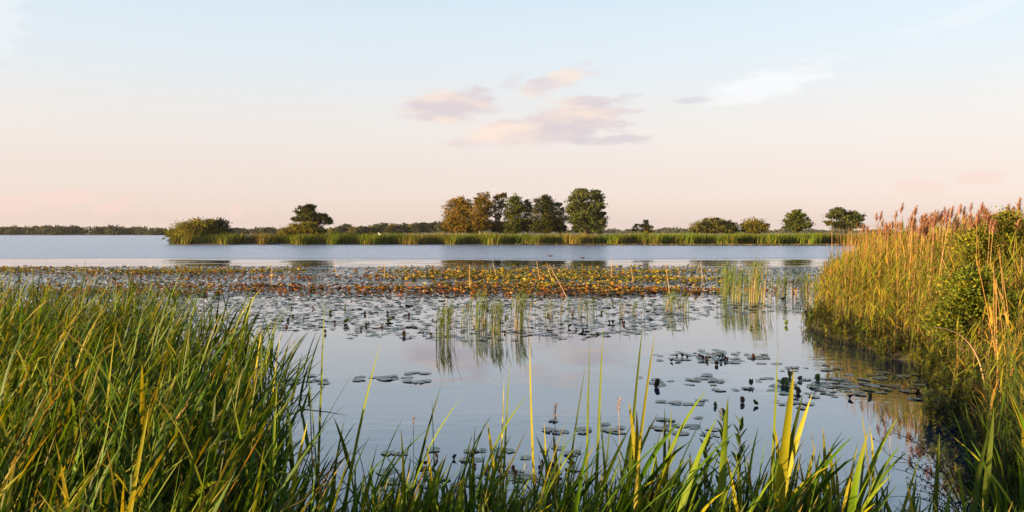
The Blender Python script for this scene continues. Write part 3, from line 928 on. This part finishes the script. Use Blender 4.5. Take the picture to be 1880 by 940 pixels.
for bpx, Yh, leaves, lab in heroes:
    bx = at(bpx, Yh)
    bz = float(ground_h(np.array([bx]), np.array([Yh]))[0]) - .02
    r = link('reed_plant', None, loc=(bx, Yh, bz), label=lab, category='reed')
    b0 = np.array([0., 0, 0])
    for q, (tx, ty, bow, w_, col_) in enumerate(leaves):
        tip = np.array([at(tx, Yh) - bx, rng.uniform(-.15, .15), ht(ty, Yh) - bz])
        st = b0 + np.array([tip[0] * .08, 0, min(.12 + .2 * q, tip[2] * .5)])
        mid = (st + tip) / 2 + np.array([-bow / FPX * Yh, 0, abs(bow) / FPX * Yh * .6])
        blade(bez(st, mid, tip, 11), w_ * 1.12, np.array(col_) * rng.uniform(.9, 1.1), face=rng.uniform(-1.0, .1)).build('leaf', MAT_REED, r)
    t_ = np.linspace(0, 1, 4)[:, None]
    Acc().add(*tube(t_ * np.array([.03, 0, .55]), .005, 5), (.10, .11, .03)).build('stem', MAT_STEM, r)

# leafy willowherbs in the bottom row
for bpx, tpy, Yh, lab in ((1322, 775, 4.3, 'leafy dark green herb with whorled narrow leaves, tallest of three'), (1352, 782, 4.4, 'leafy dark green herb just right of the tallest herb'),
                          (1290, 812, 4.2, 'leafy dark green herb just left of the tallest herb')):
    bx = at(bpx, Yh)
    bz = float(ground_h(np.array([bx]), np.array([Yh]))[0])
    r = link('willowherb', None, loc=(bx, Yh, bz), label=lab, category='plant')
    h_ = ht(tpy, Yh) - bz
    t_ = np.linspace(0, 1, 5)
    Acc().add(*tube(np.stack([.03 * t_ ** 2, 0 * t_, h_ * t_], -1), .005 * (1 - .6 * t_), 5), (.10, .07, .03)).build('stem', MAT_STEM, r)
    m_ = 60
    s = np.linspace(.2, 1, m_)
    Acc().add(*ribbons(np.stack([.03 * s ** 2, 0 * s, h_ * s], -1), np.arange(m_) * 2.4, np.linspace(1.25, .35, m_), .5, np.linspace(.16, .07, m_), .024, 4, pal(m_, [((.06, .10, .02), 1)]), across=3, prof='oval')).build('foliage', MAT_HERB, r)

# pinkish grass seed heads and thin dry stalks in the bottom row
for q, (px, py, Yh, big_, lab) in enumerate(((1020, 748, 4.3, .7, 'small pink tan seed head hanging from a bent stalk at centre'), (1137, 735, 4.4, .7, 'pink seed head on a thin stalk right of the close reed pair'),
                                             (1640, 790, 4.2, .4, 'thin pale dry stalk rising right of the arching blade'),
                                             (1325, 755, 4.6, .5, 'faint pink seed head above the leafy herbs'), (758, 770, 4.5, .35, 'tiny pale seed head over open water left of centre'))):
    bx = at(px + rng.uniform(-15, 15), Yh)
    bz = float(ground_h(np.array([bx]), np.array([Yh]))[0])
    r = link('seed_grass', None, loc=(bx, Yh, bz), label=lab, category='grass')
    top = np.array([at(px, Yh) - bx, 0, ht(py, Yh) - bz])
    t_ = np.linspace(0, 1, 7)[:, None]
    Acc().add(*tube(np.concatenate([t_ ** 1.5 * top[:1], 0 * t_, t_ * top[2]], 1), .0016, 4), (.30, .21, .10)).build('stalk', MAT_STEM, r)
    m_ = 26
    s = rng.random(m_)
    Acc().add(*ribbons(top - np.array([0, 0, .11]) * big_ * s[:, None], rng.uniform(0, 6.28, m_), rng.uniform(.2, .9, m_), .5, (.045 * (1.1 - s * .2)) * big_, .0045, 2, pal(m_, [((.42, .24, .17), 1), ((.34, .22, .13), 1)]), prof='oval')).build('seed_head', MAT_PLUME, r, kind='stuff')

# dry branched seed plant over the water at the lower right
r = link('dry_seed_plant', None, loc=(at(1790, 6.4), 6.4, .1), label='dark bare branching seed stalk over the water at lower right', category='plant')
st, sd_ = Acc(), Acc()
root_top = [(1650, 800), (1635, 838), (1660, 872), (1690, 905), (1700, 825), (1640, 905)]
for (px, py) in root_top:
    tip = np.array([at(px, 6.4) - at(1790, 6.4), rng.uniform(-.2, .2), ht(py, 6.4) - .1])
    P = bez(np.zeros(3), np.array([tip[0] * .35, 0, tip[2] * .9]), tip, 9)
    st.add(*tube(P, np.linspace(.006, .002, 9), 4), (.05, .03, .02))
    for q in range(9):
        a0 = P[3 + q % 6]
        e = a0 + np.array([rng.uniform(-.22, .08), rng.uniform(-.12, .12), rng.uniform(-.12, .16)])
        st.add(*tube(np.stack([a0, (a0 + e) / 2 + [0, 0, .03], e]), .0022, 3), (.05, .03, .02))
        m_ = 9
        uu = rng.random((m_, 1))
        V, F_, Cc = ribbons(a0 + (e - a0) * uu + rng.normal(0, .008, (m_, 3)), rng.uniform(0, 6.28, m_), rng.uniform(.3, 2, m_), .3, .026, .013, 2, (.045, .025, .018), prof='oval')
        sd_.add(V, F_, Cc)
st.build('branch', MAT_BARK, r)
sd_.build('seed_head', MAT_PLUME, r, kind='stuff')

# ------------------------------------------------------------------ right bank: plumed straw reeds, bush, bent stalk
def tmpl_plume(h):
    top = np.array([rng.normal(.06, .1), rng.normal(0, .1), h])
    t_ = np.linspace(0, 1, 6)
    pts = np.stack([top[0] * t_ ** 1.7, top[1] * t_ ** 1.7, h * t_], -1)
    st_ = Acc().add(*tube(pts, .0075 * (1 - .6 * t_), 5), pal(1, STRAW)[0]).mesh('stalk', MAT_STEM)
    m2 = 90
    s2 = rng.random(m2)
    pb = top + np.stack([.05 * (1 - s2) ** 2, 0 * s2, -.06 + .26 * (1 - s2)], -1)
    pl = Acc().add(*ribbons(pb, rng.normal(0, 1.1, m2), rng.uniform(.15, .8, m2), rng.uniform(.3, 1.2, m2), .07 + .12 * s2, .016, 3, pal(m2, [((.34, .17, .11), 2), ((.22, .11, .075), 1), ((.42, .23, .14), 1)])), ).mesh('plume', MAT_PLUME)
    lv = []
    for q in range(2):
        s3 = rng.uniform(.4, .85)
        V, F_, Cc = ribbons(np.array([[top[0] * s3 ** 1.7, top[1] * s3 ** 1.7, h * s3]]), rng.uniform(0, 6.28), .4, rng.uniform(.8, 1.9), rng.uniform(.25, .4), .016, 5, pal(1, STRAW))
        lv.append(Acc().add(V, F_, Cc).mesh('leaf', MAT_REED))
    return st_, pl, lv


TP = [tmpl_plume(rng.uniform(2.2, 2.5)) for _ in range(9)]
cnt = 0
while cnt < 165:
    y_ = rng.uniform(15.5, 27)
    px = rng.uniform(1585, 1890)
    x_ = at(px, y_)
    s_ = sdist(np.array([x_]), np.array([y_]), BANK)[0]
    if s_ < .9:
        continue
    gz_ = float(ground_h(np.array([x_]), np.array([y_]))[0])
    want = ht(rng.normal(402, 9) - (10 if px > 1700 else 0) + max(0, (1640 - px) * .25), y_) - .22 - gz_
    T = TP[cnt % 9]
    sc_ = want / 2.35
    r = link('plumed_reed', None, loc=(x_, y_, gz_), rot=(0, 0, rng.normal(0, .5)), scale=(1, 1, max(.75, min(1.3, sc_))), label=('plumed straw reed at the left end of the right bank, over the far water', 'plumed straw reed in the middle of the right bank skyline', 'plumed straw reed around the leafy shrub at the right edge')[0 if px < 1680 else 1 if px < 1780 else 2], category='reed', group=('plumed reeds at the left end', 'plumed reeds in the middle', 'plumed reeds around the shrub')[0 if px < 1680 else 1 if px < 1780 else 2])
    link('stalk', T[0], r)
    link('plume', T[1], r)
    for m_ in T[2]:
        link('leaf', m_, r)
    cnt += 1
# bright straw reeds close by at the right edge
for q in range(10):
    y_ = rng.uniform(10.5, 14.0)
    px = rng.uniform(1800, 1890)
    x_ = at(px, y_)
    gz_ = float(ground_h(np.array([x_]), np.array([y_]))[0])
    T = TP[q % 9]
    r = link('straw_reed', None, loc=(x_, y_, gz_), rot=(rng.normal(0, .08), rng.normal(-.12, .12), rng.normal(0, 1)), scale=(1, 1, rng.uniform(.6, .95)), label='orange straw reed without plume at the right edge of the picture', category='reed', group='straw reeds at the right edge')
    link('stalk', T[0], r)
    for m_ in T[2]:
        link('leaf', m_, r)


def near_bush(name, label, px, Y, lobes, colors, leaf=.06):
    bx = at(px, Y)
    bz = float(ground_h(np.array([bx]), np.array([Y]))[0])
    root = link(name, None, loc=(bx, Y, bz), label=label, category='bush')
    cr, tr = Acc(), Acc()
    k = Y / FPX
    for (lx, ly, rx, ry) in lobes:
        c_ = np.array([at(lx, Y) - bx, rng.uniform(-.2, .2), ht(ly, Y) - bz])
        blob_leaves(cr, c_, (rx * k, rx * k, ry * k), int(26 + rx * ry * .05), 24, .12, leaf, colors, shell=.35)
        for q in range(7):
            e = c_ + rng.normal(0, .6, 3) * np.array([rx * k, rx * k, ry * k])
            tr.add(*tube(bez(np.array([rng.normal(0, .05), rng.normal(0, .05), 0]), np.array([e[0] * .3, e[1] * .3, e[2] * .7]), e, 7), np.linspace(.013, .003, 7), 4), (.07, .05, .03))
    tr.build('branch', MAT_BARK, root)
    cr.build('crown', MAT_HERB, root)


near_bush('willow_shrub', 'leafy green shrub rising among the plumed reeds at the right', 1825, 16.5,
          [(1828, 428, 40, 24), (1795, 446, 34, 22), (1858, 448, 36, 28), (1842, 403, 20, 14), (1815, 476, 48, 26), (1780, 470, 30, 22), (1868, 422, 24, 20), (1850, 490, 44, 30), (1790, 500, 40, 26)], [((.16, .165, .014), 3), ((.08, .10, .012), 3), ((.24, .20, .018), 1), ((.12, .085, .02), 1)], .045)
near_bush('willow_shrub', 'low dark green shrub in the middle of the right bank', 1790, 13.2,
          [(1790, 520, 42, 30), (1770, 560, 40, 30), (1815, 560, 36, 34), (1750, 600, 36, 28)], [((.12, .15, .012), 3), ((.07, .095, .010), 3), ((.2, .19, .016), 1)], .046)
r = link('bent_stalk', None, loc=(at(1815, 10.5), 10.5, .3), label='pale dry stalk bent over to the left on the right bank', category='reed')
tip = np.array([at(1703, 10.5) - at(1815, 10.5), -.2, ht(598, 10.5) - .3])
Acc().add(*tube(bez(np.zeros(3), np.array([-.05, 0, tip[2] * .95]), tip, 14), np.linspace(.009, .005, 14), 5), (.48, .33, .20)).build('stalk', MAT_STEM, r)

# ------------------------------------------------------------------ lilies
def pad_shape(m_=14, notch=.35, cup=.0):
    a = np.linspace(notch, 2 * PI - notch, m_)
    rr = .5 * (1 + .09 * np.sin(2 * a + rng.uniform(0, 6)) + .06 * np.sin(5 * a + rng.uniform(0, 6)) - .22 * (rng.random(m_) < .08))
    rim = np.stack([rr * np.cos(a) * 1.1, rr * np.sin(a), .018 * np.sin(2 * a + rng.uniform(0, 6)) + .01 * rng.random(m_) + cup * rr ** 2], -1)
    V = np.concatenate([[[.12, 0, .004]], rim])
    F_ = np.stack([np.zeros(m_ - 1, int), np.arange(1, m_), np.arange(2, m_ + 1)], -1)
    return V, F_


PADS = [pad_shape() for _ in range(6)]
CUPS = [pad_shape(10, .3, .5) for _ in range(6)]


def fold_shape():
    V, F_ = pad_shape(12, .25, .3)
    a_ = rng.uniform(.5, 1.25)
    V = np.stack([V[:, 0], V[:, 1] * math.cos(a_), V[:, 2] + np.abs(V[:, 1]) * math.sin(a_) + .12 * np.sin(V[:, 0] * 6 + rng.uniform(0, 6))], -1)
    return V, F_


FOLDS = [fold_shape() for _ in range(8)]


def spread(acc, shapes, x, y, z, size, tilt, taz, col):
    """many tilted copies of leaf outlines in one mesh"""
    n = len(x)
    which = rng.integers(0, len(shapes), n)
    rz = rng.uniform(0, 6.28, n)
    for w_ in range(len(shapes)):
        i = np.where(which == w_)[0]
        if not len(i):
            continue
        V, F_ = shapes[w_]
        P = V[None] * size[i, None, None]
        c, s = np.cos(rz[i])[:, None], np.sin(rz[i])[:, None]
        P = np.stack([P[..., 0] * c - P[..., 1] * s, P[..., 0] * s + P[..., 1] * c, P[..., 2]], -1)
        # tilt about a horizontal axis
        c, s = np.cos(tilt[i])[:, None], np.sin(tilt[i])[:, None]
        P = np.stack([P[..., 0] * c + P[..., 2] * s, P[..., 1], -P[..., 0] * s + P[..., 2] * c], -1)
        c, s = np.cos(taz[i])[:, None], np.sin(taz[i])[:, None]
        P = np.stack([P[..., 0] * c - P[..., 1] * s, P[..., 0] * s + P[..., 1] * c, P[..., 2]], -1)
        P += np.stack([x[i], y[i], z[i]], -1)[:, None]
        k_ = len(V)
        Fi = (F_[None] + (np.arange(len(i)) * k_)[:, None, None]).reshape(-1, 3)
        acc.add(P.reshape(-1, 3), Fi, np.repeat(col[i], k_, 0))


PADC = [((.055, .085, .03), 3), ((.04, .06, .025), 2), ((.085, .11, .03), 2), ((.11, .07, .025), 1)]
YELC = [((.36, .27, .02), 3), ((.42, .30, .03), 1), ((.20, .20, .02), 3), ((.36, .16, .02), 2.2), ((.11, .13, .02), 2)]
ORC = [((.34, .13, .018), 3), ((.24, .08, .018), 3), ((.36, .21, .02), 1.2), ((.13, .06, .02), 3), ((.12, .12, .02), 2)]
DRKC = [((.05, .07, .03), 3), ((.06, .045, .025), 2)]
lf = Acc()
n = 78000
Y_ = 18.0 + (58 - 18) * rng.random(n) ** .8
px = rng.uniform(-20, 1560, n)
py = HOR + EYE * FPX / Y_
X_ = at(px, Y_)
lane = fbm(X_ * .12, Y_ * .35, 41, 3)
front = 626 + 10 * (fbm(X_ * .35, 1.0, 17) - .5) * 2 - np.clip((px - 1050) * .12, 0, 45) - np.where(px > 1240, 8, 0) + np.where(px < 640, -18, 0)
keep = (py < front) & (rng.random(n) < np.where(py > 548, .52, .50) * np.clip(.15 + 1.7 * lane, 0, 1.2)) & (sdist(X_, Y_, BANK) < -.3)
keep &= rng.random(n) < np.where(Y_ < 31, .55, 1) * np.where((px > 1250) & (py > 520), .6, 1)
X_, Y_, px, py = X_[keep], Y_[keep], px[keep], py[keep]
n = len(X_)
spread(lf, PADS, X_, Y_, rng.uniform(.004, .022, n), rng.uniform(.10, .23, n), rng.normal(0, .09, n), rng.uniform(0, 6.28, n), pal(n, PADC))
lf.build('lily_pad_field', MAT_PAD, kind='stuff', label='wide field of small floating lily pads across the middle water', category='lily pads')
# raised yellowing leaves
n = 60000
Y_ = 25 + (57.5 - 25) * rng.random(n) ** .9
px = rng.uniform(-20, 1500, n)
py = HOR + EYE * FPX / Y_
X_ = at(px, Y_)
lane = fbm(X_ * .10, Y_ * .30, 55, 3)
wy = np.exp(-((py - 498) / 4.5) ** 2) * (px < 560) + np.exp(-((py - 512) / 22) ** 2) * np.clip((px - 640) / 250, 0, 1) * np.clip((1370 - px) / 170, 0, 1) ** 1.3
wo = 1.2 * np.exp(-((py - 535) / 9) ** 2) * np.clip(1.25 - px / 1300, .0, 1) * np.clip((px + 80) / 300, 0, 1) + .55 * np.exp(-((py - 540) / 8) ** 2) * (px > 700) * np.clip((1350 - px) / 150, 0, 1) + .2 * np.exp(-((py - 512) / 12) ** 2) * (px < 900)
tot = wy + wo
edge_ = np.where(px > 1000, 545 - (px - 1000) * .02, 546) + 13 * (fbm(X_ * .4, 2.0, 3) - .5) + np.where(rng.random(n) < .08, rng.exponential(9, n), 0)
tot = tot + .06 * (py > 540)
keep = (rng.random(n) < .75 * tot * np.clip(-1.25 + 3.7 * lane, .03, 1.2)) & (py < edge_)
X_, Y_, px, py, wy, wo = [a[keep] for a in (X_, Y_, px, py, wy, wo)]
n = len(X_)
isy = rng.random(n) < wy / (wy + wo + 1e-6)
col = np.where(isy[:, None], pal(n, YELC), pal(n, ORC))
size = rng.uniform(.09, .20, n)
tilt = np.where(rng.random(n) < .26, np.abs(rng.normal(.7, .35, n)), np.abs(rng.normal(0, .2, n)))
taz = rng.uniform(0, 6.28, n)
zz = rng.uniform(.02, .10, n)
order = np.argsort(Y_)
ind = order[:240]
rest = order[240:]
la_ = Acc()
spread(la_, CUPS + FOLDS, X_[rest], Y_[rest], zz[rest], size[rest], tilt[rest], taz[rest], col[rest])
la_.build('raised_lily_leaves', MAT_LILY, kind='stuff', label='band of yellow and orange lily leaves raised above the water', category='lily leaves')


def cup_mesh(col_, kind):
    V, F_ = {'cup': CUPS, 'pad': PADS, 'fold': FOLDS}[kind][rng.integers(0, 6)]
    return Acc().add(V, F_, col_).mesh('lily_leaf', MAT_PAD if kind == 'pad' else MAT_LILY)


LM = {True: [cup_mesh(c, 'cup') for c in pal(8, YELC)], False: [cup_mesh(c, 'cup') for c in pal(8, ORC)]}
for q, i in enumerate(ind):
    yl = bool(isy[i])
    link('lily_leaf', LM[yl][q % 8], loc=(X_[i], Y_[i], zz[i]), rot=(tilt[i] * math.sin(taz[i]), tilt[i] * math.cos(taz[i]), rng.uniform(0, 6.28)), scale=float(size[i]),
         label='yellow raised lily leaf at the near edge of the coloured band' if yl else 'orange brown raised lily leaf at the near edge of the coloured band', category='lily leaf',
         group='yellow leaves at the near edge' if yl else 'orange leaves at the near edge')
# strip of pads under the far shore reeds
n = 5200
X_ = rng.uniform(-2, 75, n)
Y_ = 153.5 - rng.random(n) * np.clip((X_ + 2) * .35, .5, 11)
fs = Acc()
spread(fs, CUPS, X_, Y_, rng.uniform(.02, .1, n), rng.uniform(.25, .45, n), np.abs(rng.normal(.4, .3, n)), rng.uniform(0, 6.28, n), pal(n, [((.20, .15, .05), 3), ((.14, .13, .05), 3), ((.30, .22, .05), 1)]))
fs.build('far_lily_strip', MAT_LILY, kind='stuff', label='thin brown strip of lily leaves along the far reed edge', category='lily leaves')

# single floating pads on the open water
PM = [cup_mesh(c, 'pad') for c in pal(10, PADC)]
q = 0


def pad(px, py, label, group, size=None):
    global q
    Yp = dep(py)
    if sdist(np.array([at(px, Yp)]), np.array([Yp]), BANK)[0] > -.1:
        return
    q += 1
    link('lily_pad', PM[q % 10], loc=(at(px, Yp), Yp, rng.uniform(.004, .016)), rot=(rng.normal(0, .03), rng.normal(0, .03), rng.uniform(0, 6.28)), scale=float(size or rng.uniform(.09, .24)), label=label, category='lily pad', group=group)


for _ in range(62):
    a, rr = rng.uniform(0, 6.28), rng.random() ** .6
    pad(1300 + 112 * rr * math.cos(a), 656 + 13 * rr * math.sin(a), 'flat green lily pad in the compact raft in front of the right reeds', 'pads of the compact raft')
cl = [(rng.uniform(1195, 1540), rng.uniform(672, 752)) for _ in range(13)]
for j in range(104):
    cx_, cy_ = cl[j % 13]
    px_ = cx_ + rng.normal(0, 26)
    pad(px_, cy_ + rng.normal(0, 4.5), 'flat green lily pad scattered over the open water right of centre', 'scattered pads right of centre')
for _ in range(78):
    px_ = rng.uniform(1500, 1770)
    pad(px_, 668 + (px_ - 1500) * .09 + rng.uniform(0, 52), 'flat grey-green lily pad below the golden reed reflection', 'pads below the right bank')
for _ in range(14):
    pad(rng.uniform(655, 790), rng.normal(697, 5), 'dark flat lily pad in the few lying on calm water left of centre', 'few pads left of centre', .22)
for _ in range(12):
    pad(rng.uniform(500, 600), rng.normal(698, 6), 'dark flat lily pad half hidden behind the left reeds', 'pads behind the left reeds', .22)
for _ in range(18):
    pad(rng.normal(1150, 36), rng.normal(611, 4), 'dark lily pad in the small patch behind the compact raft', 'pads of the small back patch')
for _ in range(40):
    pad(rng.uniform(690, 1080), rng.uniform(822, 905), 'lily pad among the reeds at the bottom of the picture', 'pads among the bottom reeds')
for _ in range(24):
    pad(rng.uniform(1010, 1330), rng.uniform(765, 805), 'flat lily pad just beyond the bottom row of reeds', 'pads beyond the bottom reeds')

# raised dark leaves on the open water
DM = [cup_mesh(c, 'fold') for c in pal(8, [((.075, .105, .018), 2), ((.095, .125, .02), 2), ((.06, .045, .02), 1)])]
RM = [cup_mesh(c, 'fold') for c in pal(6, [((.06, .022, .014), 1), ((.04, .020, .012), 1)])]


def raised(px, py, size, label, group=None, meshes=DM, tl=None, ta=None):
    global q
    q += 1
    Yp = dep(py + 6, 0)
    o = link('lily_leaf', meshes[q % len(meshes)], loc=(at(px, Yp), Yp, size * .16), rot=(0, tl if tl is not None else rng.uniform(.7, 1.5), ta if ta is not None else rng.uniform(0, 6.28)), scale=size * .55, label=label, category='lily leaf')
    if group:
        o['group'] = group


for px_, py_, s_, lab in ((1211, 706, .26, 'upright dark green lily leaf alone at the left of the scattered pads'), (1381, 703, .24, 'upright pointed lily leaf left of the leaf cluster'),
                          (1443, 703, .30, 'largest upright lily leaf in the cluster behind the highest yellow blade'), (1449, 688, .26, 'backmost raised lily leaf of the cluster by the yellow blade'),
                          (1462, 718, .26, 'round dark lily leaf at the front of the cluster'), (1473, 694, .18, 'small raised lily leaf at the right of the cluster'), (1508, 695, .26, 'tilted lily leaf right of the cluster with its reflection'),
                          (1312, 742, .17, 'small folded dark lily leaf nearest left among the pads'), (1362, 735, .20, 'half-round upright lily leaf below the pointed one'), (1387, 740, .18, 'thin folded lily leaf beside the half-round one'),
                          (1328, 757, .20, 'dark star-shaped curled lily leaf near the herbs'), (1597, 723, .22, 'upright lily leaf standing before the plume reflections'), (1568, 728, .17, 'low dark lily leaf left of the plume reflections'),
                          (1690, 722, .22, 'green lily leaf tilted up near the right bank'), (1447, 592, .30, 'large dark curled lily leaf left of the right reed point'), (1382, 598, .2, 'small dark lily leaf left of the large curled one'),
                          (744, 612, .28, 'bright green round lily leaf raised left of the water reeds'), (638, 588, .34, 'wide dark curled lily leaf in the pad field left of centre'), (607, 570, .26, 'upright dark lily leaf left in the pad field'), (710, 571, .24, 'upright brown lily leaf in the pad field'),
                          (530, 585, .26, 'dark lily leaf in the pad field near the left reeds'), (669, 594, .24, 'low brown lily leaf right of the wide curled one'), (632, 562, .24, 'dark folded lily leaf at the back of the pad field')):
    raised(px_, py_, s_, lab)
for _ in range(16):
    raised(rng.normal(1305, 38), rng.normal(655, 4), rng.uniform(.12, .2), 'small reddish dark lily leaf raised in the compact raft', 'raised leaves of the compact raft', RM)
for _ in range(22):
    raised(rng.uniform(760, 1060), rng.uniform(835, 880), rng.uniform(.10, .17), 'rusty curled lily leaf among the reeds at the bottom', 'rusty leaves at the bottom', RM)
for _ in range(46):
    raised(rng.uniform(520, 1290), rng.uniform(548, 612), rng.uniform(.14, .24), 'small dark curled lily leaf sticking up in the pad field', 'dark leaves in the pad field', DM if rng.random() < .6 else RM)

# ------------------------------------------------------------------ reed clumps and dry stalks standing in the water
def clump(px, py, top, hw, n, label, dead=.2):
    n = int(n * 1.6)
    Yc = dep(py)
    k = Yc / FPX
    root = link('reed_clump', None, loc=(at(px, Yc), Yc, 0), label=label, category='reeds', group='reed clumps in the water')
    x = rng.normal(0, hw * k * .55, n)
    y = rng.normal(0, .35 + hw * k * .3, n)
    H_ = (py - top) * k
    h = H_ * rng.uniform(.55, 1.0, n)
    base = np.stack([x, y, np.full(n, -.03)], -1)
    la = rng.normal(.2, .9, n)
    ln = np.abs(rng.normal(.07, .06, n)) * h
    tp = base + np.stack([np.cos(la) * ln, np.sin(la) * ln, h], -1)
    cst = pal(n, [((.085, .12, .025), 1 - dead), ((.32, .21, .09), dead)])
    Acc().add(*stems_ribbon(base, tp, .016 * max(1, Yc / 24), cst)).build('stems', MAT_STEM, root, kind='stuff')
    lv = Acc()
    for j in range(3):
        s = rng.uniform(.45, .98, n)
        P = base + (tp - base) * np.stack([s ** 1.7, s ** 1.7, s], -1)
        lv.add(*ribbons(P, rng.normal(0, .8, n), rng.uniform(.08, .4, n), rng.uniform(.1, .8, n), rng.uniform(.22, .45, n) * min(1, H_ / 1.1), .018 * max(1, Yc / 26), 3, pal(n, [((.075, .13, .012), 3), ((.11, .15, .014), 1)]), twist=rng.uniform(-1, 1, n)))
    lv.build('leaves', MAT_REED, root, kind='stuff')


for a in ((815, 620, 550, 15, 24, 'leftmost upright reed clump standing in the lily water', .1), (845, 600, 545, 22, 10, 'thin reed clump right of the leftmost one', .2), (880, 600, 535, 16, 26, 'leafy reed clump second of the middle row', .1),
          (910, 612, 545, 14, 26, 'densest reed clump in the middle of the row with long reflections', .15), (955, 602, 535, 16, 26, 'reed clump with straw stems right of the densest one', .4), (1005, 585, 548, 34, 14, 'sparse scattered reeds right of the middle clumps', .2),
          (1070, 578, 540, 46, 16, 'thin bent reeds scattered before the yellow lilies', .2), (1150, 582, 545, 40, 12, 'very sparse reeds left of the twin tufts', .2), (1232, 572, 532, 10, 16, 'left one of two small tufts in the water', .2),
          (1255, 572, 536, 9, 14, 'right one of two small tufts in the water', .3), (1332, 545, 480, 12, 34, 'tallest green reed clump left of the right bank', .1), (1362, 552, 487, 20, 40, 'broad green reed clump beside the tallest one', .2), (1392, 556, 478, 16, 40, 'reed clump with straw feet and tall tips', .35),
          (1440, 545, 500, 14, 24, 'short reed clump between the tall ones and the right bank', .2), (1470, 542, 502, 18, 34, 'reed clump nearest the right bank', .25), (1490, 575, 500, 8, 14, 'thin reeds touching the point of the right bank', .3)):
    clump(*a)
for bx_, by_, tx_, ty_, lab in ((862, 532, 862, 484, 'upright dry stalk in the lily band, left of centre'), (912, 510, 904, 478, 'short dry stalk leaning left near the tree reflection'), (992, 518, 985, 478, 'dry stalk right of the golden birch reflection'),
                                (1016, 522, 1004, 482, 'left one of two close leaning dry stalks'), (1042, 546, 1008, 484, 'right and longer one of two close leaning dry stalks'), (1124, 514, 1122, 470, 'upright dry stalk right of the tree reflection'),
                                (1164, 520, 1156, 476, 'dry stalk leaning left over the yellow lilies'), (1230, 540, 1222, 480, 'long dry stalk at the right end of the yellow lilies'), (1292, 518, 1286, 478, 'dry stalk left of the tall green clump'),
                                (498, 520, 498, 482, 'faint dry stalk on the left half of the lily band'), (618, 510, 614, 476, 'dry stalk below the lopsided tree'), (1528, 452, 1527, 420, 'lone pole-like dry stalk before the far reeds at right'), (706, 512, 706, 478, 'thin faint dry stalk left of centre')):
    Yc = dep(by_) if by_ > 470 else 60.0
    r = link('dry_stalk', None, loc=(at(bx_, Yc), Yc, 0), label=lab, category='reed')
    tp = np.array([at(tx_, Yc) - at(bx_, Yc), 0, max(ht(ty_, Yc), .4)])
    t_ = np.linspace(0, 1, 5)[:, None]
    Acc().add(*tube(t_ * tp + np.array([0, 0, -.03]), np.linspace(.014, .008, 5), 5), (.42, .27, .13)).build('stem', MAT_STEM, r)

# ------------------------------------------------------------------ birds
def bird(name, label, x, y, z, s, rz, col, billcol):
    P = [(-.62, 0, .30), (-.45, 0, .26), (-.2, 0, .22), (.08, 0, .22), (.3, 0, .27), (.42, 0, .42), (.40, 0, .62), (.42, 0, .82), (.50, 0, .90), (.58, 0, .88)]
    R = [.02, .13, .22, .24, .17, .075, .05, .05, .065, .04]
    root = link(name, None, loc=(x, y, z), rot=(0, 0, rz), scale=s, label=label, category='bird')
    Acc().add(*tube(P, R, 10), col).build('body', MAT_BIRD, root)
    Acc().add(*tube([(.57, 0, .885), (.64, 0, .87), (.72, 0, .845)], [.035, .028, .012], 6), billcol).build('bill', MAT_BIRD, root)


bird('white_bird', 'small white bird in the reeds left of the tall tree row', at(697, 160), 160.0, 1.78, (.62, .62, .62), 2.6, (.8, .78, .74), (.5, .2, .05))
bird('duck', 'small dark duck swimming left of the second duck, below the tall row', at(1010, dep(471)), dep(471), -.02, (.42, .42, .36), 2.9, (.05, .035, .03), (.06, .05, .03))
bird('duck', 'second small dark duck swimming below the tallest tree', at(1069, dep(474.5)), dep(474.5), -.02, (.42, .42, .32), 3.2, (.05, .035, .03), (.06, .05, .03))

# ------------------------------------------------------------------ evening air
HAZE = True
if HAZE:
    m, t, p, out = new_mat('haze')
    t.nodes.remove(p)
    pv = N(t, 'ShaderNodeVolumePrincipled')
    pv.inputs['Color'].default_value = (.86, .89, .95, 1)
    pv.inputs['Density'].default_value = .00006
    pv.inputs['Anisotropy'].default_value = .2
    t.links.new(pv.outputs[0], out.inputs['Volume'])
    x0, x1, y0, y1, z0, z1 = -9900, 9900, -90, 8200, -2.3, 16
    V = [(x, y, z) for z in (z0, z1) for y in (y0, y1) for x in (x0, x1)]
    Acc().add(V, [[0, 2, 3, 1], [4, 5, 7, 6], [0, 1, 5, 4], [2, 6, 7, 3], [0, 4, 6, 2], [1, 3, 7, 5]], (.8, .8, .8)).build('haze', m, smooth_=False, kind='stuff', label='thin evening haze over the lake', category='haze')
